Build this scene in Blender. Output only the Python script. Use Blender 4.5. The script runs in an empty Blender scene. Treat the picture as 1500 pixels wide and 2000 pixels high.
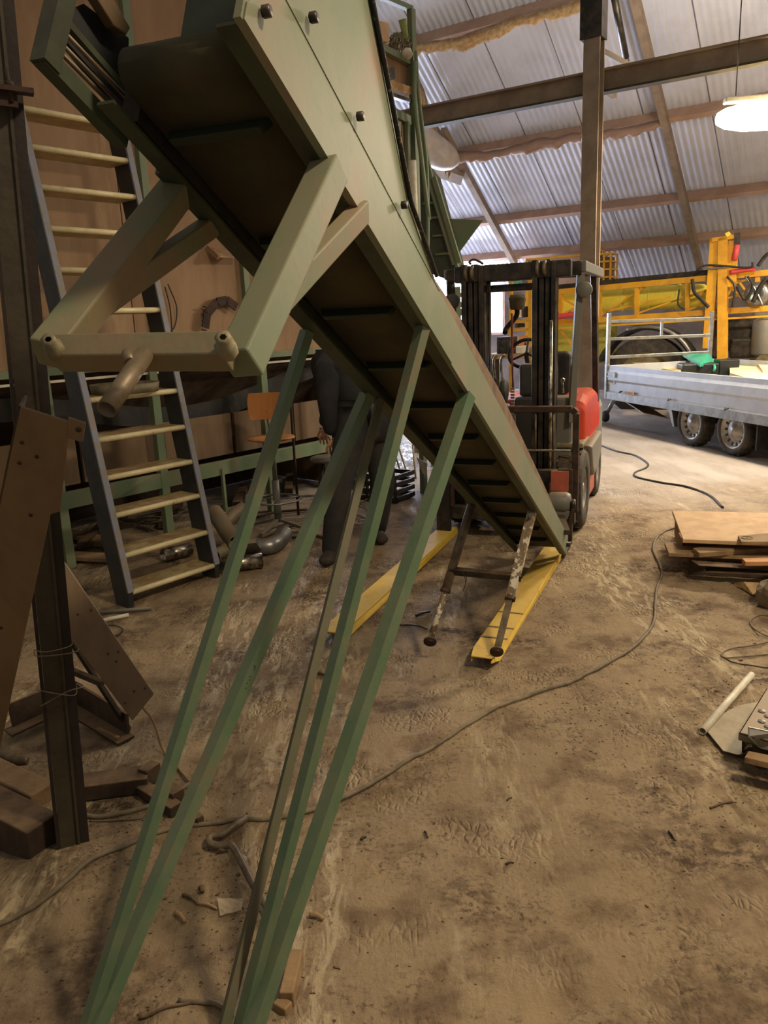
import bpy, bmesh, math, random
from mathutils import Vector, Matrix, noise
V = Vector
R = math.radians
random.seed(7)
S = bpy.context.scene
COL = S.collection

# ------------------------------------------------------------ camera
CAM_H, FPX = 1.65, 1502.0
PITCH, ROLL = R(13.8), R(2.5)
cF = V((0, math.cos(PITCH), -math.sin(PITCH)))
cU0 = V((0, math.sin(PITCH), math.cos(PITCH)))
cR = V((1, 0, 0)) * math.cos(ROLL) - cU0 * math.sin(ROLL)
cU = cU0 * math.cos(ROLL) + V((1, 0, 0)) * math.sin(ROLL)
CP = V((0, 0, CAM_H))
cam_d = bpy.data.cameras.new('camera')
cam = bpy.data.objects.new('camera', cam_d)
COL.objects.link(cam)
cam.matrix_world = Matrix(((cR.x, cU.x, -cF.x, 0), (cR.y, cU.y, -cF.y, 0), (cR.z, cU.z, -cF.z, CAM_H), (0, 0, 0, 1)))
cam_d.sensor_fit = 'VERTICAL'
cam_d.sensor_height = 36
cam_d.lens = 36 * FPX / 2000
cam_d.clip_start = 0.02
S.camera = cam

# ------------------------------------------------------------ world, exposure, lamps
S.view_settings.view_transform = 'Standard'
S.view_settings.look = 'None'
S.view_settings.gamma = 1
S.view_settings.exposure = 0.36
W = bpy.data.worlds.new('interior')
S.world = W
W.use_nodes = True
W.node_tree.nodes['Background'].inputs[0].default_value = (0.95, 0.86, 0.72, 1)
W.node_tree.nodes['Background'].inputs[1].default_value = 0.20


def area(name, loc, target, size, power, col, sy=None):
    d = bpy.data.lights.new(name, 'AREA')
    d.energy = power
    d.color = col
    d.shape = 'RECTANGLE'
    d.size = size
    d.size_y = sy or size
    o = bpy.data.objects.new(name, d)
    COL.objects.link(o)
    o.location = loc
    o.rotation_euler = (V(target) - V(loc)).to_track_quat('-Z', 'Y').to_euler()
    return o


WARM = (1.0, 0.83, 0.58)
LAMPS = [((2.5, 0.9, 4.7), 158), ((7.6, 9.4, 3.7), 420)]      # lamp above the camera, and an unseen one added to brighten the back
for l_, p_ in LAMPS:
    area('hall_or_fill_light', (l_[0], l_[1], l_[2] - .07), (l_[0], l_[1] + .01, 0), 0.5, p_, WARM, 0.5)
area('ceiling_lamp_light', (4.2, 7.7, 3.60), (4.1, 7.6, 0), 1.0, 330, (1.0, 0.86, 0.66), 0.3)
area('ceiling_lamp_uplight', (4.2, 7.7, 3.92), (4.35, 8.2, 9), 1.0, 210, (1.0, 0.88, 0.72), 0.3)


# ------------------------------------------------------------ pixel helpers (1500 x 2000 frame)
def ray(x, y): return cR * ((x - 750) / FPX) - cU * ((y - 1000) / FPX) + cF


def g(x, y, z=0.0):
    d = ray(x, y)
    return CP + d * ((z - CAM_H) / d.z)


def at(x, y, Y):
    d = ray(x, y)
    return CP + d * (Y / d.y)


def hit(x, y, p, n):
    d = ray(x, y)
    return CP + d * ((V(p) - CP).dot(n) / d.dot(n))


def hdir(a): return V((math.sin(R(a)), math.cos(R(a)), 0))


# ------------------------------------------------------------ materials
def lin(c):
    return tuple((v / 255 / 12.92 if v / 255 <= 0.04045 else ((v / 255 + .055) / 1.055) ** 2.4) for v in c) + (1,)


def mat(name, c1, c2=None, scale=6, rough=.7, metal=0, bump=.15, bs=40, dust=0, st=(1, 1, 1), c3=None, lo=.42, hi=.6, dcol=(150, 122, 88), bd=.01, emit=None, es=1, trans=0, alpha=1):
    m = bpy.data.materials.new(name)
    m.use_nodes = True
    nt = m.node_tree
    N, L = nt.nodes, nt.links
    b = N['Principled BSDF']
    b.inputs['Roughness'].default_value = rough
    b.inputs['Metallic'].default_value = metal
    b.inputs['Base Color'].default_value = lin(c1)
    if trans: b.inputs['Transmission Weight'].default_value = trans
    if alpha < 1: b.inputs['Alpha'].default_value = alpha
    if emit:
        b.inputs['Emission Color'].default_value = lin(emit)
        b.inputs['Emission Strength'].default_value = es
    tc = N.new('ShaderNodeTexCoord')
    mp = N.new('ShaderNodeMapping')
    mp.inputs['Scale'].default_value = st
    L.new(tc.outputs['Object'], mp.inputs['Vector'])
    out = None
    if c2:
        n = N.new('ShaderNodeTexNoise')
        n.inputs['Scale'].default_value = scale
        n.inputs['Detail'].default_value = 8
        n.inputs['Roughness'].default_value = .62
        L.new(mp.outputs[0], n.inputs['Vector'])
        r = N.new('ShaderNodeValToRGB')
        r.color_ramp.elements[0].position = lo
        r.color_ramp.elements[1].position = hi
        r.color_ramp.elements[0].color = lin(c1)
        r.color_ramp.elements[1].color = lin(c2)
        if c3:
            e = r.color_ramp.elements.new(min(.98, hi + .12))
            e.color = lin(c3)
        L.new(n.outputs['Fac'], r.inputs[0])
        out = r.outputs[0]
    if dust:
        ge = N.new('ShaderNodeNewGeometry')
        sp = N.new('ShaderNodeSeparateXYZ')
        L.new(ge.outputs['True Normal'], sp.inputs[0])
        mr = N.new('ShaderNodeMapRange')
        mr.inputs['From Min'].default_value = .25
        mr.inputs['From Max'].default_value = .95
        mr.inputs['To Max'].default_value = dust
        L.new(sp.outputs['Z'], mr.inputs['Value'])
        dn = N.new('ShaderNodeTexNoise')
        dn.inputs['Scale'].default_value = 14
        dn.inputs['Detail'].default_value = 6
        L.new(tc.outputs['Object'], dn.inputs['Vector'])
        dr = N.new('ShaderNodeMapRange')
        dr.inputs['From Min'].default_value = .35
        dr.inputs['From Max'].default_value = .55
        dr.inputs['To Min'].default_value = .35
        L.new(dn.outputs['Fac'], dr.inputs['Value'])
        mu = N.new('ShaderNodeMath')
        mu.operation = 'MULTIPLY'
        L.new(mr.outputs[0], mu.inputs[0])
        L.new(dr.outputs[0], mu.inputs[1])
        mx = N.new('ShaderNodeMix')
        mx.data_type = 'RGBA'
        L.new(mu.outputs[0], mx.inputs['Factor'])
        mx.inputs['A'].default_value = lin(c1)
        if out: L.new(out, mx.inputs['A'])
        mx.inputs['B'].default_value = lin(dcol)
        out = mx.outputs['Result']
    if out: L.new(out, b.inputs['Base Color'])
    if bump:
        n2 = N.new('ShaderNodeTexNoise')
        n2.inputs['Scale'].default_value = bs
        n2.inputs['Detail'].default_value = 6
        L.new(mp.outputs[0], n2.inputs['Vector'])
        bp = N.new('ShaderNodeBump')
        bp.inputs['Strength'].default_value = bump
        bp.inputs['Distance'].default_value = bd
        L.new(n2.outputs['Fac'], bp.inputs['Height'])
        L.new(bp.outputs[0], b.inputs['Normal'])
    return m


M = {}
M['green'] = mat('green_paint', (114, 123, 97), (126, 128, 104), 2.6, .55, bump=.05, dust=.35, lo=.42, hi=.56, c3=(142, 120, 98))
M['green2'] = mat('green_leg_paint', (82, 106, 80), (100, 112, 88), 6, .38, bump=.08, dust=.2, lo=.4, hi=.6, c3=(122, 104, 80))
M['greenold'] = mat('dusty_green_paint', (128, 110, 84), (108, 116, 86), 5, .6, bump=.15, lo=.4, hi=.6)
M['brace'] = mat('brownish_green_brace', (98, 90, 68), (84, 86, 62), 5, .6, bump=.1, c3=(112, 94, 74))
M['dgreen'] = mat('dark_green_paint', (62, 72, 50), (52, 52, 38), 5, .55, bump=.1, dust=.3)
M['palegreen'] = mat('pale_green_steel', (104, 124, 92), (118, 120, 94), 6, .55, bump=.1, dust=.3)
M['belt'] = mat('olive_rubber_belt', (72, 64, 38), (56, 50, 28), 4, .85, bump=.1, bs=60)
M['cleat'] = mat('dark_green_cleat', (36, 44, 30), None, rough=.6, bump=.1)
M['rubber'] = mat('black_rubber', (22, 21, 20), (40, 36, 30), 8, .7, bump=.2, dust=.3)
M['blackedge'] = mat('black_gasket', (18, 18, 16), (120, 112, 90), 60, .5, lo=.6, hi=.64, bump=.3, bs=90)
M['rust'] = mat('rusty_steel', (70, 46, 32), (44, 32, 26), 14, .75, metal=.2, bump=.25, dust=.5)
M['rustboard'] = mat('rusty_side_board', (136, 112, 86), (112, 86, 64), 7, .75, bump=.15, c3=(70, 48, 36), dust=.2)
M['dark'] = mat('black_painted_steel', (38, 35, 31), (70, 60, 50), 9, .42, metal=.3, bump=.2, dust=.3)
M['darkgrey'] = mat('dark_grey_plastic', (104, 103, 96), (112, 106, 94), 8, .5, bump=.08, dust=.5)
M['chrome'] = mat('worn_chrome', (190, 180, 160), (110, 100, 84), 20, .3, metal=.9, bump=.05)
M['galv'] = mat('galvanised_steel', (150, 150, 146), (128, 128, 124), 10, .38, metal=.75, bump=.05, dust=.25)
M['dustygalv'] = mat('dusty_galvanised_sheet', (128, 118, 98), (108, 98, 80), 7, .6, metal=.3, bump=.08, dust=.5)
M['alu'] = mat('aluminium_panel', (182, 185, 188), (172, 175, 178), 6, .45, metal=.2, bump=.05, dust=.3)
M['red'] = mat('red_paint', (206, 62, 34), (190, 54, 30), 8, .3, bump=.02, dust=.3)
M['oldred'] = mat('dusty_red_paint', (172, 84, 62), (148, 78, 58), 10, .55, bump=.1, dust=.3)
M['yellow'] = mat('yellow_fork_paint', (212, 178, 62), (206, 164, 44), 12, .75, bump=.1, dust=.6, dcol=(196, 164, 100), c3=(150, 114, 60))
M['syellow'] = mat('yellow_machine_paint', (214, 158, 34), (196, 140, 30), 5, .45, bump=.04)
M['tank'] = mat('yellow_plastic_tank', (250, 234, 84), (240, 220, 74), 3, .4, bump=.03)
M['ygreen'] = mat('yellow_green_plastic', (176, 172, 70), (160, 156, 62), 3, .5, bump=.03)
M['ply'] = mat('plywood', (158, 126, 94), (140, 108, 78), 3, .75, bump=.08, st=(1, 1, .25), c3=(170, 140, 106), lo=.38, hi=.55)
M['plyfloor'] = mat('chipboard', (200, 166, 126), (186, 152, 114), 9, .8, bump=.1, bs=120)
M['timber'] = mat('dusty_timber', (150, 122, 86), (128, 100, 68), 9, .85, bump=.25, st=(1, 1, 1), dust=.3)
M['darktimber'] = mat('dark_old_timber', (74, 56, 40), (56, 42, 30), 9, .85, bump=.3, dust=.7, dcol=(128, 102, 72))
M['brownboard'] = mat('brown_board', (122, 98, 72), (104, 82, 58), 4, .55, bump=.1, st=(1, 1, .3), dust=.3)
M['orangewood'] = mat('varnished_beech', (190, 124, 66), (174, 108, 56), 4, .4, bump=.04, st=(1, 1, .3))
M['seatwood'] = mat('worn_beech_seat', (196, 138, 82), (176, 116, 64), 5, .45, bump=.04)
M['tread'] = mat('worn_yellow_tread', (180, 158, 112), (208, 190, 144), 6, .5, bump=.12, dust=.8, dcol=(138, 110, 74), st=(1, 1, 1), c3=(190, 164, 110))
M['nose'] = mat('tread_nosing', (228, 214, 172), (212, 194, 146), 18, .4, bump=.06, c3=(120, 92, 56), lo=.3, hi=.66)
M['stringer'] = mat('blue_black_stringer', (36, 38, 42), (52, 48, 42), 8, .5, bump=.1, dust=.4)
M['strip'] = mat('worn_stringer_edge', (128, 132, 150), (134, 124, 112), 18, .5, bump=.1)
M['column'] = mat('brown_steel_column', (150, 134, 116), (132, 116, 98), 5, .55, bump=.06, dust=.2)
M['beam'] = mat('brown_beam', (146, 128, 108), (128, 110, 92), 5, .7, bump=.1)
M['purlin'] = mat('pinkish_purlin', (178, 148, 130), (164, 134, 116), 3, .75, bump=.08)
M['foam'] = mat('yellowed_foam', (208, 176, 130), (176, 136, 92), 14, .9, bump=.5, bs=30, c3=(216, 178, 130))
M['whitefoil'] = mat('white_plastic_foil', (206, 196, 190), (190, 178, 170), 6, .45, bump=.2, bs=12)
M['colold'] = mat('old_green_brown_column', (66, 58, 42), (54, 44, 32), 6, .65, metal=.1, bump=.2, c3=(84, 68, 48))
M['coldark'] = mat('dark_brown_column', (40, 26, 18), (30, 20, 14), 8, .7, bump=.2)
M['cable'] = mat('dusty_grey_cable', (120, 104, 80), (96, 84, 66), 20, .7, bump=.1)
M['blackcable'] = mat('black_cable', (44, 38, 34), None, rough=.6, bump=0)
M['white'] = mat('off_white_plastic', (214, 206, 186), (196, 184, 160), 12, .5, bump=.05)
M['jacket'] = mat('dark_hooded_jacket', (40, 38, 37), (30, 29, 29), 6, .9, bump=.3, bs=25)
M['trouser'] = mat('charcoal_trousers', (54, 51, 48), (40, 38, 37), 6, .9, bump=.3, bs=20)
M['shoe'] = mat('dark_work_shoe', (48, 42, 36), (66, 56, 44), 12, .8, bump=.2)
M['skin'] = mat('skin', (196, 144, 112), (184, 130, 100), 8, .55, bump=.05)
M['hair'] = mat('brown_hair', (60, 42, 28), None, rough=.8, bump=.5, bs=80)
M['glow'] = mat('lamp_diffuser', (255, 240, 210), None, emit=(255, 232, 180), es=14, bump=0)
M['glow2'] = mat('hall_or_fill_diffuser', (255, 236, 200), None, emit=(255, 214, 150), es=6, bump=0)
M['sky'] = mat('daylight_panel', (240, 240, 255), None, emit=(222, 226, 255), es=1.15, bump=0)
M['plank'] = mat('orange_timber', (196, 140, 84), (178, 120, 70), 7, .7, bump=.15)
M['case'] = mat('green_tool_case', (60, 170, 140), (46, 150, 124), 6, .4, bump=.03)
M['caseb'] = mat('black_tool_case', (28, 32, 32), None, rough=.4, bump=.02)
M['paper'] = mat('pale_sheets', (216, 196, 156), (196, 172, 130), 5, .8, bump=.15)
M['hosered'] = mat('pink_red_hose', (206, 70, 74), None, rough=.5, bump=0)
M['olive'] = mat('dusty_olive_metal', (136, 126, 98), (112, 102, 76), 9, .6, metal=.2, bump=.1, dust=.3)
M['brush'] = mat('green_bristles', (140, 150, 84), (160, 168, 104), 10, .8, bump=.3)
M['wallm'] = mat('dim_grey_cladding', (112, 100, 92), (92, 84, 78), 3, .8, bump=.1)
M['whiterust'] = mat('flaking_white_paint', (112, 92, 70), (206, 194, 170), 22, .55, bump=.2, lo=.5, hi=.56)
M['disc'] = mat('worn_steel_pipe', (124, 108, 86), (92, 78, 60), 16, .5, metal=.3, bump=.1)
M['tyre'] = mat('dusty_tyre', (46, 42, 38), (70, 60, 48), 10, .85, bump=.3, dust=.3)
M['rim'] = mat('silver_wheel_rim', (160, 156, 148), (128, 120, 108), 10, .45, metal=.5, bump=.05)


# floor
def floor_mat():
    m = bpy.data.materials.new('dirt_floor')
    m.use_nodes = True
    nt = m.node_tree
    N, L = nt.nodes, nt.links
    b = N['Principled BSDF']
    tc = N.new('ShaderNodeTexCoord')

    def nz(sc, det=8, st=None, ro=.6, dist=0):
        n = N.new('ShaderNodeTexNoise')
        n.inputs['Scale'].default_value = sc
        n.inputs['Detail'].default_value = det
        n.inputs['Roughness'].default_value = ro
        n.inputs['Distortion'].default_value = dist
        if st:
            mp = N.new('ShaderNodeMapping')
            mp.inputs['Scale'].default_value = st[0]
            mp.inputs['Rotation'].default_value = (0, 0, R(st[1]))
            L.new(tc.outputs['Object'], mp.inputs['Vector'])
            L.new(mp.outputs[0], n.inputs['Vector'])
        else:
            L.new(tc.outputs['Object'], n.inputs['Vector'])
        return n.outputs['Fac']

    def mr(s, a, c, lo=0, hi=1):
        n = N.new('ShaderNodeMapRange')
        n.inputs['From Min'].default_value = a
        n.inputs['From Max'].default_value = c
        n.inputs['To Min'].default_value = lo
        n.inputs['To Max'].default_value = hi
        L.new(s, n.inputs['Value'])
        return n.outputs[0]

    def mix(f, A, B):
        n = N.new('ShaderNodeMix')
        n.data_type = 'RGBA'
        L.new(f, n.inputs['Factor'])
        for k, v in (('A', A), ('B', B)):
            if isinstance(v, tuple): n.inputs[k].default_value = lin(v)
            else: L.new(v, n.inputs[k])
        return n.outputs['Result']

    def ma(op, a, c):
        n = N.new('ShaderNodeMath')
        n.operation = op
        for i, v in enumerate((a, c)):
            if isinstance(v, (int, float)): n.inputs[i].default_value = v
            else: L.new(v, n.inputs[i])
        return n.outputs[0]
    base = mix(mr(nz(.9, 6), .38, .62), (162, 137, 104), (184, 158, 121))
    base = mix(mr(nz(5, 8), .48, .66), base, (126, 100, 72))
    base = mix(ma('MULTIPLY', mr(nz(60, 6), .52, .66), mr(nz(3, 5), .42, .6)), base, (104, 80, 56))
    # compacted pale scrapes, streaky
    s1 = mr(nz(2.0, 7, ((1, .20, 1), 35), .62, .6), .51, .62)
    s2 = mr(nz(24, 6, ((1, .22, 1), 28), .6, 1.0), .48, .6)
    scr = ma('MULTIPLY', s1, s2)
    base = mix(scr, base, (214, 190, 148))
    # dark loose soil
    dk = ma('MULTIPLY', mr(nz(1.5, 5), .52, .64), mr(nz(18, 10, None, .72), .44, .56))
    base = mix(dk, base, (92, 70, 48))
    # bare concrete where the dirt thins out further into the hall
    sp = N.new('ShaderNodeSeparateXYZ')
    L.new(tc.outputs['Object'], sp.inputs[0])
    far = mr(ma('ADD', sp.outputs['Y'], ma('MULTIPLY', nz(.8, 5), 3.0)), 7.3, 9.2)
    base = mix(far, base, mix(mr(nz(2.5, 8, ((1, .4, 1), 60)), .4, .62), (140, 129, 118), (162, 152, 142)))
    L.new(base, b.inputs['Base Color'])
    L.new(mr(scr, 0, 1, .82, .42), b.inputs['Roughness'])
    # relief: crumbs, tread blocks, scuffs
    vo = N.new('ShaderNodeTexVoronoi')
    vo.feature = 'DISTANCE_TO_EDGE'
    vo.inputs['Scale'].default_value = 38
    mp = N.new('ShaderNodeMapping')
    mp.inputs['Scale'].default_value = (1, .55, 1)
    mp.inputs['Rotation'].default_value = (0, 0, R(-28))
    wn = N.new('ShaderNodeTexNoise')
    wn.inputs['Scale'].default_value = 9
    L.new(tc.outputs['Object'], wn.inputs['Vector'])
    va = N.new('ShaderNodeVectorMath')
    va.operation = 'MULTIPLY_ADD'
    L.new(wn.outputs['Color'], va.inputs[0])
    va.inputs[1].default_value = (.05, .05, .05)
    L.new(tc.outputs['Object'], va.inputs[2])
    L.new(va.outputs[0], mp.inputs['Vector'])
    L.new(mp.outputs[0], vo.inputs['Vector'])
    blocks = ma('MULTIPLY', mr(vo.outputs['Distance'], .0, .26), mr(nz(2.6, 5), .52, .62))
    h = ma('ADD', ma('MULTIPLY', nz(42, 10, None, .74), 1.25), ma('MULTIPLY', blocks, 1.0))
    h = ma('ADD', h, ma('MULTIPLY', nz(11, 8, ((1, .35, 1), 32), .66, .8), 1.1))
    h = ma('MULTIPLY', h, mr(far, 0, 1, 1, .25))
    bp = N.new('ShaderNodeBump')
    bp.inputs['Strength'].default_value = .75
    bp.inputs['Distance'].default_value = .034
    L.new(h, bp.inputs['Height'])
    L.new(bp.outputs[0], b.inputs['Normal'])
    return m


M['floor'] = floor_mat()


def roof_mat():
    m = mat('corrugated_translucent_sheet', (200, 203, 216), (188, 191, 204), 1.2, .5, bump=.03)
    nt = m.node_tree
    N, L = nt.nodes, nt.links
    b = N['Principled BSDF']
    src = b.inputs['Base Color'].links[0].from_socket
    tc = N.new('ShaderNodeTexCoord')
    sp = N.new('ShaderNodeSeparateXYZ')
    L.new(tc.outputs['Object'], sp.inputs[0])
    a = N.new('ShaderNodeMath')
    a.operation = 'PINGPONG'
    a.inputs[1].default_value = .5
    L.new(sp.outputs['X'], a.inputs[0])
    r = N.new('ShaderNodeMapRange')
    r.inputs['From Min'].default_value = .006
    r.inputs['From Max'].default_value = .014
    L.new(a.outputs[0], r.inputs['Value'])
    mx = N.new('ShaderNodeMix')
    mx.data_type = 'RGBA'
    L.new(r.outputs[0], mx.inputs['Factor'])
    mx.inputs['A'].default_value = lin((104, 98, 100))
    L.new(src, mx.inputs['B'])
    L.new(mx.outputs['Result'], b.inputs['Base Color'])
    return m


M['roof'] = roof_mat()


# ------------------------------------------------------------ mesh helpers
def B(): return bmesh.new()


def _box(bm, o, a, b, c):
    """box with centre o and half-axis vectors a, b, c"""
    vs = [bm.verts.new(o + a * i + b * j + c * k) for i in (-1, 1) for j in (-1, 1) for k in (-1, 1)]
    for f in ((0, 1, 3, 2), (4, 6, 7, 5), (0, 4, 5, 1), (2, 3, 7, 6), (0, 2, 6, 4), (1, 5, 7, 3)):
        bm.faces.new([vs[i] for i in f])


def box(bm, x0, x1, y0, y1, z0, z1, T=None):
    ps = [V((x, y, z)) for x in (x0, x1) for y in (y0, y1) for z in (z0, z1)]
    if T: ps = [T(p) for p in ps]
    vs = [bm.verts.new(p) for p in ps]
    for f in ((0, 1, 3, 2), (4, 6, 7, 5), (0, 4, 5, 1), (2, 3, 7, 6), (0, 2, 6, 4), (1, 5, 7, 3)):
        bm.faces.new([vs[i] for i in f])


def beam(bm, p0, p1, w, h, up=(0, 0, 1), du=0, dv=0):
    """bar p0-p1; w across, h along up"""
    p0, p1, up = V(p0), V(p1), V(up)
    d = (p1 - p0).normalized()
    s = d.cross(up)
    if s.length < 1e-4: s = d.cross(V((0, 1, 0)))
    s.normalize()
    u = s.cross(d)
    c = (p0 + p1) / 2 + s * du + u * dv
    _box(bm, c, (p1 - p0) / 2, s * w / 2, u * h / 2)


def angle(bm, p0, p1, leg, th, up):
    """L profile; corner runs p0-p1, flanges go towards -side and -up"""
    p0, p1, up = V(p0), V(p1), V(up)
    d = (p1 - p0).normalized()
    s = d.cross(up).normalized()
    u = s.cross(d)
    pts = [(0, 0), (-leg, 0), (-leg, -th), (-th, -th), (-th, -leg), (0, -leg)]
    a = [bm.verts.new(p0 + s * x + u * y) for x, y in pts]
    b = [bm.verts.new(p1 + s * x + u * y) for x, y in pts]
    n = len(pts)
    for i in range(n): bm.faces.new((a[i], a[(i + 1) % n], b[(i + 1) % n], b[i]))
    bm.faces.new(a[::-1])
    bm.faces.new(b)


def prism(bm, pts, th):
    """extrude polygon pts (3D) by vector th"""
    a = [bm.verts.new(V(p)) for p in pts]
    b = [bm.verts.new(V(p) + V(th)) for p in pts]
    n = len(a)
    for i in range(n): bm.faces.new((a[i], a[(i + 1) % n], b[(i + 1) % n], b[i]))
    bm.faces.new(a[::-1])
    bm.faces.new(b)


def smooth(pts, k=6):
    P = [V(p) for p in pts]
    P = [P[0] * 2 - P[1]] + P + [P[-1] * 2 - P[-2]]
    o = []
    for i in range(1, len(P) - 2):
        for j in range(k):
            t = j / k
            a, b, c, d = P[i - 1:i + 3]
            o.append(.5 * ((2 * b) + (c - a) * t + (2 * a - 5 * b + 4 * c - d) * t * t + (3 * b - a - 3 * c + d) * t ** 3))
    o.append(P[-2])
    return o


def tube(bm, pts, r, n=10, cap=True, closed=False):
    pts = [V(p) for p in pts]
    rings = []
    m = len(pts)
    prev = None
    for i, p in enumerate(pts):
        if closed: d = pts[(i + 1) % m] - pts[i - 1]
        else: d = (pts[min(i + 1, m - 1)] - pts[max(i - 1, 0)])
        d.normalize()
        if prev is None:
            s = d.cross(V((0, 0, 1)))
            if s.length < .05: s = d.cross(V((0, 1, 0)))
        else:
            s = prev - d * prev.dot(d)
        s.normalize()
        prev = s
        u = d.cross(s)
        rr = r[i] if isinstance(r, (list, tuple)) else r
        rings.append([bm.verts.new(p + (s * math.cos(2 * math.pi * k / n) + u * math.sin(2 * math.pi * k / n)) * rr) for k in range(n)])
    for i in range(m if closed else m - 1):
        a, b = rings[i], rings[(i + 1) % m]
        for k in range(n):
            f = bm.faces.new((a[k], a[(k + 1) % n], b[(k + 1) % n], b[k]))
            f.smooth = True
    if cap and not closed:
        bm.faces.new(rings[0][::-1])
        bm.faces.new(rings[-1])


def lathe(bm, prof, o, ax, n=24):
    """prof [(r, h)] around axis ax from o"""
    o, ax = V(o), V(ax).normalized()
    s = ax.cross(V((0, 0, 1)))
    if s.length < .05: s = ax.cross(V((0, 1, 0)))
    s.normalize()
    u = ax.cross(s)
    rings = []
    for r, h in prof:
        rings.append([bm.verts.new(o + ax * h + (s * math.cos(2 * math.pi * k / n) + u * math.sin(2 * math.pi * k / n)) * max(r, 1e-4)) for k in range(n)])
    for a, b in zip(rings, rings[1:]):
        for k in range(n):
            f = bm.faces.new((a[k], a[(k + 1) % n], b[(k + 1) % n], b[k]))
            f.smooth = True


def pipe(bm, p0, p1, r, t=.003, n=20):
    """open hollow pipe"""
    d = V(p1) - V(p0)
    l = d.length
    lathe(bm, [(r - t, 0), (r, 0), (r, l), (r - t, l), (r - t, 0)], p0, d, n)


def root_loc(p):
    return p.get('_o') if False else LOCS[p.name]


LOCS = {}


def thing(name, loc, label, cat, group=None):
    o = bpy.data.objects.new(name, None)
    COL.objects.link(o)
    o.empty_display_size = .1
    o.location = loc
    LOCS[o.name] = V(loc)
    tag(o, label, cat, group)
    return o


def tag(o, label, cat, group=None, kind=None):
    if label: o['label'] = label
    if cat: o['category'] = cat
    if group: o['group'] = group
    if kind: o['kind'] = kind
    return o


def obj(name, bm, m, parent=None, loc=None, bev=0, sub=0, label=None, seg=2, mats=None):
    """link bm (world coordinates) as one mesh object; parts keep their thing's origin"""
    L0 = V((0, 0, 0))
    if parent is not None: L0 = LOCS[parent.name]
    elif loc is not None: L0 = V(loc)
    else:
        xs = [v.co for v in bm.verts]
        mn = V([min(c[i] for c in xs) for i in range(3)])
        mx = V([max(c[i] for c in xs) for i in range(3)])
        L0 = V(((mn.x + mx.x) / 2, (mn.y + mx.y) / 2, mn.z))
    for v in bm.verts: v.co -= L0
    bmesh.ops.recalc_face_normals(bm, faces=bm.faces)
    me = bpy.data.meshes.new(name)
    bm.to_mesh(me)
    bm.free()
    me.materials.append(M[m] if isinstance(m, str) else m)
    for x in (mats or []): me.materials.append(M[x])
    o = bpy.data.objects.new(name, me)
    COL.objects.link(o)
    LOCS[o.name] = L0
    if parent is not None:
        o.parent = parent
    else:
        o.location = L0
    if bev:
        b = o.modifiers.new('b', 'BEVEL')
        b.width = bev
        b.segments = seg
        b.limit_method = 'ANGLE'
        b.angle_limit = R(40)
    if sub:
        b = o.modifiers.new('s', 'SUBSURF')
        b.levels = b.render_levels = sub
    if label: o['label'] = label
    return o


def dup_tree(o, loc=None, rot=None, label=None, parent=None):
    c = o.copy()
    COL.objects.link(c)
    LOCS[c.name] = V(loc) if loc is not None else LOCS[o.name]
    if parent is not None: c.parent = parent
    if loc is not None: c.location = loc
    if rot is not None: c.rotation_euler = rot
    if label: c['label'] = label
    for ch in [x for x in bpy.data.objects if x.parent == o]:
        dup_tree(ch, parent=c)
    return c


def frame(o, az, tilt=None):
    """local frame: x right, y away along azimuth az, z up"""
    X = V((math.cos(R(az)), -math.sin(R(az)), 0))
    Y = V((math.sin(R(az)), math.cos(R(az)), 0))
    O = V(o)
    return lambda p: O + X * p[0] + Y * p[1] + V((0, 0, p[2]))

# ------------------------------------------------------------ the hall
def tri(f): return abs((f % 1) * 2 - 1)


def ground_z(x, y):
    a = max(0, min(1, (9 - y) / 5))
    z = noise.fractal(V((x * 1.3, y * 1.3, 0)), 1, 2, 4) * .008
    z += noise.fractal(V((x * 9, y * 9, 3)), .75, 2.1, 6) * .0065
    z += max(0, noise.noise(V((x * 3.1, y * 1.6, 9))) - .15) * .02
    # heaped dirt at the left column foot and along the bottom left
    z += .05 * math.exp(-(((x + 1.0) / .22) ** 2 + ((y - 2.12) / .16) ** 2))
    z += .03 * math.exp(-(((x + .55) / .5) ** 2 + ((y - 1.35) / .25) ** 2)) * (1 + noise.noise(V((x * 14, y * 14, 1))))
    # one ruts pair bottom right
    for cx, cy, an, wd, ln in ((.55, 1.62, 65, .035, .35), (.75, 1.95, 62, .02, .4), (.25, 1.52, 75, .04, .25)):
        dx, dy = x - cx, y - cy
        a1 = math.cos(R(an)) * dy + math.sin(R(an)) * dx
        a2 = -math.sin(R(an)) * dy + math.cos(R(an)) * dx
        z -= .012 * math.exp(-(a2 / wd) ** 2) * math.exp(-(a1 / ln) ** 4)
        z += .008 * math.exp(-((a2 - wd * 1.9) / wd * 1.4) ** 2) * math.exp(-(a1 / ln) ** 4)
    return z * a - .004


def grid1(a, b, s, lo, hi, gr):
    v = [a]
    while v[-1] < b: v.append(v[-1] + s)
    st = s
    while v[-1] < hi:
        st *= gr
        v.append(v[-1] + st)
    st = s
    while v[0] > lo:
        st *= gr
        v.insert(0, v[0] - st)
    return v


xs = grid1(-1.9, 2.3, .018, -9, 14, 1.16)
ys = grid1(.9, 4.6, .018, -3, 22, 1.035)
verts = [(x, y, ground_z(x, y)) for y in ys for x in xs]
nx = len(xs)
faces = [(j * nx + i, j * nx + i + 1, (j + 1) * nx + i + 1, (j + 1) * nx + i) for j in range(len(ys) - 1) for i in range(nx - 1)]
me = bpy.data.meshes.new('floor')
me.from_pydata(verts, [], faces)
me.materials.append(M['floor'])
for p in me.polygons: p.use_smooth = True
fl = bpy.data.objects.new('floor', me)
COL.objects.link(fl)
tag(fl, 'brown dirt-covered concrete floor with tyre tracks and scuffs', None, kind='structure')

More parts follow.
